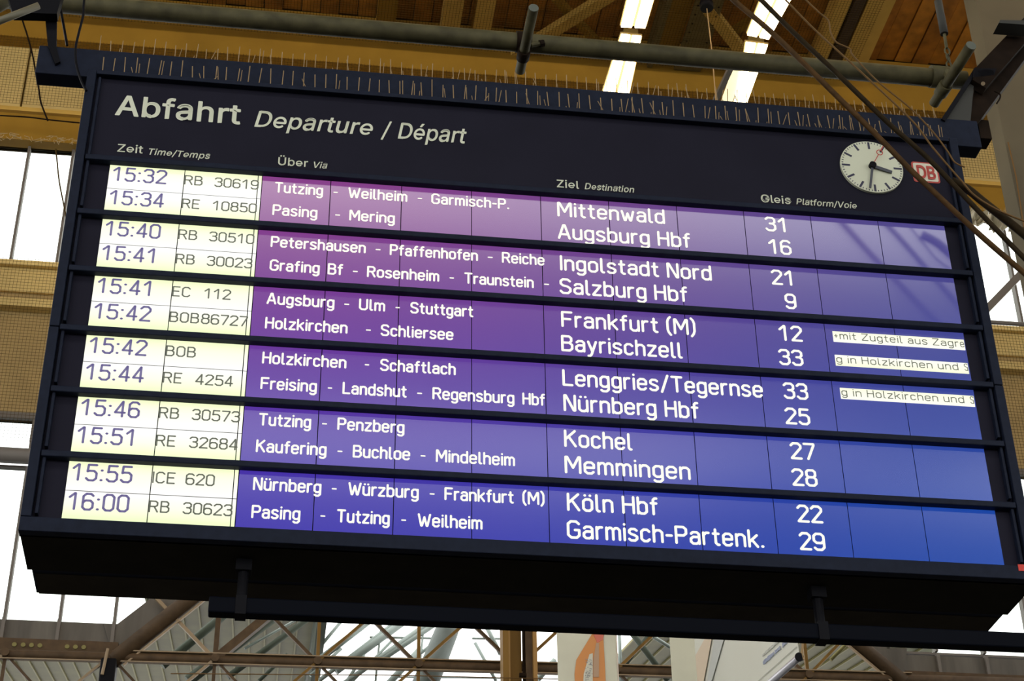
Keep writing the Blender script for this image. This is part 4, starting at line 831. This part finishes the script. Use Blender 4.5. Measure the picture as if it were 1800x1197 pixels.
MB().poly([at(1758,35,-.1), at(1810,36,-.1), at(1810,44,-.1), at(1756,40,-.1)], (0,.08,0)).build('top_plate', plate_m, hr)
MB().box(tuple(at(1718,210,.10)), tuple(at(1744,244,.10)+Vector((0,.08,0)))).build('end_block', rust, hr)
lt = MB().tube([at(-40,52,-.2), at(68,10,-.2)], .016, 12).build('steel_rod', M_('bright_rod',(.12,.11,.07),.5), smooth=True); tag(lt, 'bright metal rod slanting into the top left corner', 'rod')
lt = MB().tube([at(-40,22,.1), at(20,-12,.1)], .05, 14).build('corner_pipe', steel_pipe, smooth=True); tag(lt, 'thick olive pipe crossing the extreme top left corner', 'pipe')
def cable(pts, y, r, mat, label, name='cable'):
    P_ = [at(a, b, yy if False else y) for a, b in pts]
    cu = bpy.data.curves.new('c', 'CURVE'); 
    out = []
    for i in range(len(P_)-1):
        p0, p1, p2, p3 = P_[max(i-1,0)], P_[i], P_[i+1], P_[min(i+2,len(P_)-1)]
        for j in range(6):
            t = j/6; out.append(.5*((2*p1)+(p2-p0)*t+(2*p0-5*p1+4*p2-p3)*t*t+(3*p1-p0-3*p2+p3)*t**3))
    out.append(P_[-1]); bpy.data.curves.remove(cu)
    return tag(MB().tube(out, r, 8).build(name, mat, smooth=True), label, 'cable')
cable([(150,-20),(147,10),(146,28),(138,60),(133,85),(134,112),(142,140),(152,160)], -.06, .0055, black, 'black cable looping down over the left end of the navy beam')
cable([(1270,-20),(1295,5),(1362,62),(1460,158),(1545,242),(1600,298),(1640,336),(1717,408),(1800,480),(1830,506)], -.30, .0125, cable_m, 'lower of the two thick brown cables crossing the clock end of the board')
cable([(1318,-20),(1342,4),(1400,62),(1470,128),(1560,215),(1602,252),(1640,287),(1717,368),(1775,428),(1830,484)], -.26, .0115, cable_d, 'upper of the two thick cables crossing the clock end of the board')
cable([(1362,-20),(1384,3),(1430,50),(1480,96),(1530,142),(1605,214),(1640,260),(1690,318),(1715,345),(1760,372),(1830,400)], -.24, .0045, thin_m, 'thin dusty cable above the two thick ones')
cable([(1398,-20),(1417,0),(1440,22),(1456,36),(1460,56),(1470,74),(1494,86),(1500,98),(1545,145),(1600,190),(1640,232),(1665,265),(1678,285),(1696,294)], -.22, .0038, thin_m, 'thin kinked cable, uppermost of the cables at the right')
cable([(1672,318),(1700,332),(1725,352),(1755,376),(1800,412),(1840,450)], -.20, .019, cable_d, 'thick black cable bundle sagging to the right edge')
cable([(1748,160),(1757,165),(1758,172),(1752,182)], -.02, .004, rust, 'short curled brown cable end below the slanting channel')
cable([(14,-60),(38,30),(48,62),(58,100),(63,130),(68,155),(72,180),(84,212)], 13.5, .012, rust, 'thin twisted cable hanging over the beige band at the upper left')
cable([(98,262),(100,280),(104,318),(112,360),(120,402)], 13.55, .010, net_m, 'frayed string dangling before the upper left window')
cable([(0,203),(50,206),(90,211),(140,216)], 13.55, .010, rust, 'cable lying along the ledge at the upper left')

# members crossing the window at the far right
fr = thing('window_brace', 'slanting grey brace with a level bar before the right-hand upper window', 'brace', tuple(at(1765,500,13.5)))
MB().bar(at(1732,546,13.5), at(1800,476,13.5), .10, .06, up=(0,1,0)).build('brace', mull_m, fr)
MB().tube([at(1735,566,13.5), at(1830,572,13.5)], .03, 10).build('bar', mull_m, fr)
pl = MB()
rr = random.Random(4); cols = 26; rows = 5; vs = []
for j in range(rows+1):
    for i in range(cols+1):
        p = at(1705+i*4.6, 366+i*.9+j*5.2, 13.5); vs.append(p+Vector((0, rr.uniform(-.12,.12), rr.uniform(-.02,.02))))
pl.add(vs, [(j*(cols+1)+i, j*(cols+1)+i+1, (j+1)*(cols+1)+i+1, (j+1)*(cols+1)+i) for j in range(rows) for i in range(cols)])
tag(pl.build('glinting_net', M_('pale_backlit_net',(.55,.52,.40),.25)), 'crumpled pale sheet standing in for netting glittering against the light above the right-hand upper window', 'sheet')  # netting against the light, its gleam put into pale colour and creases
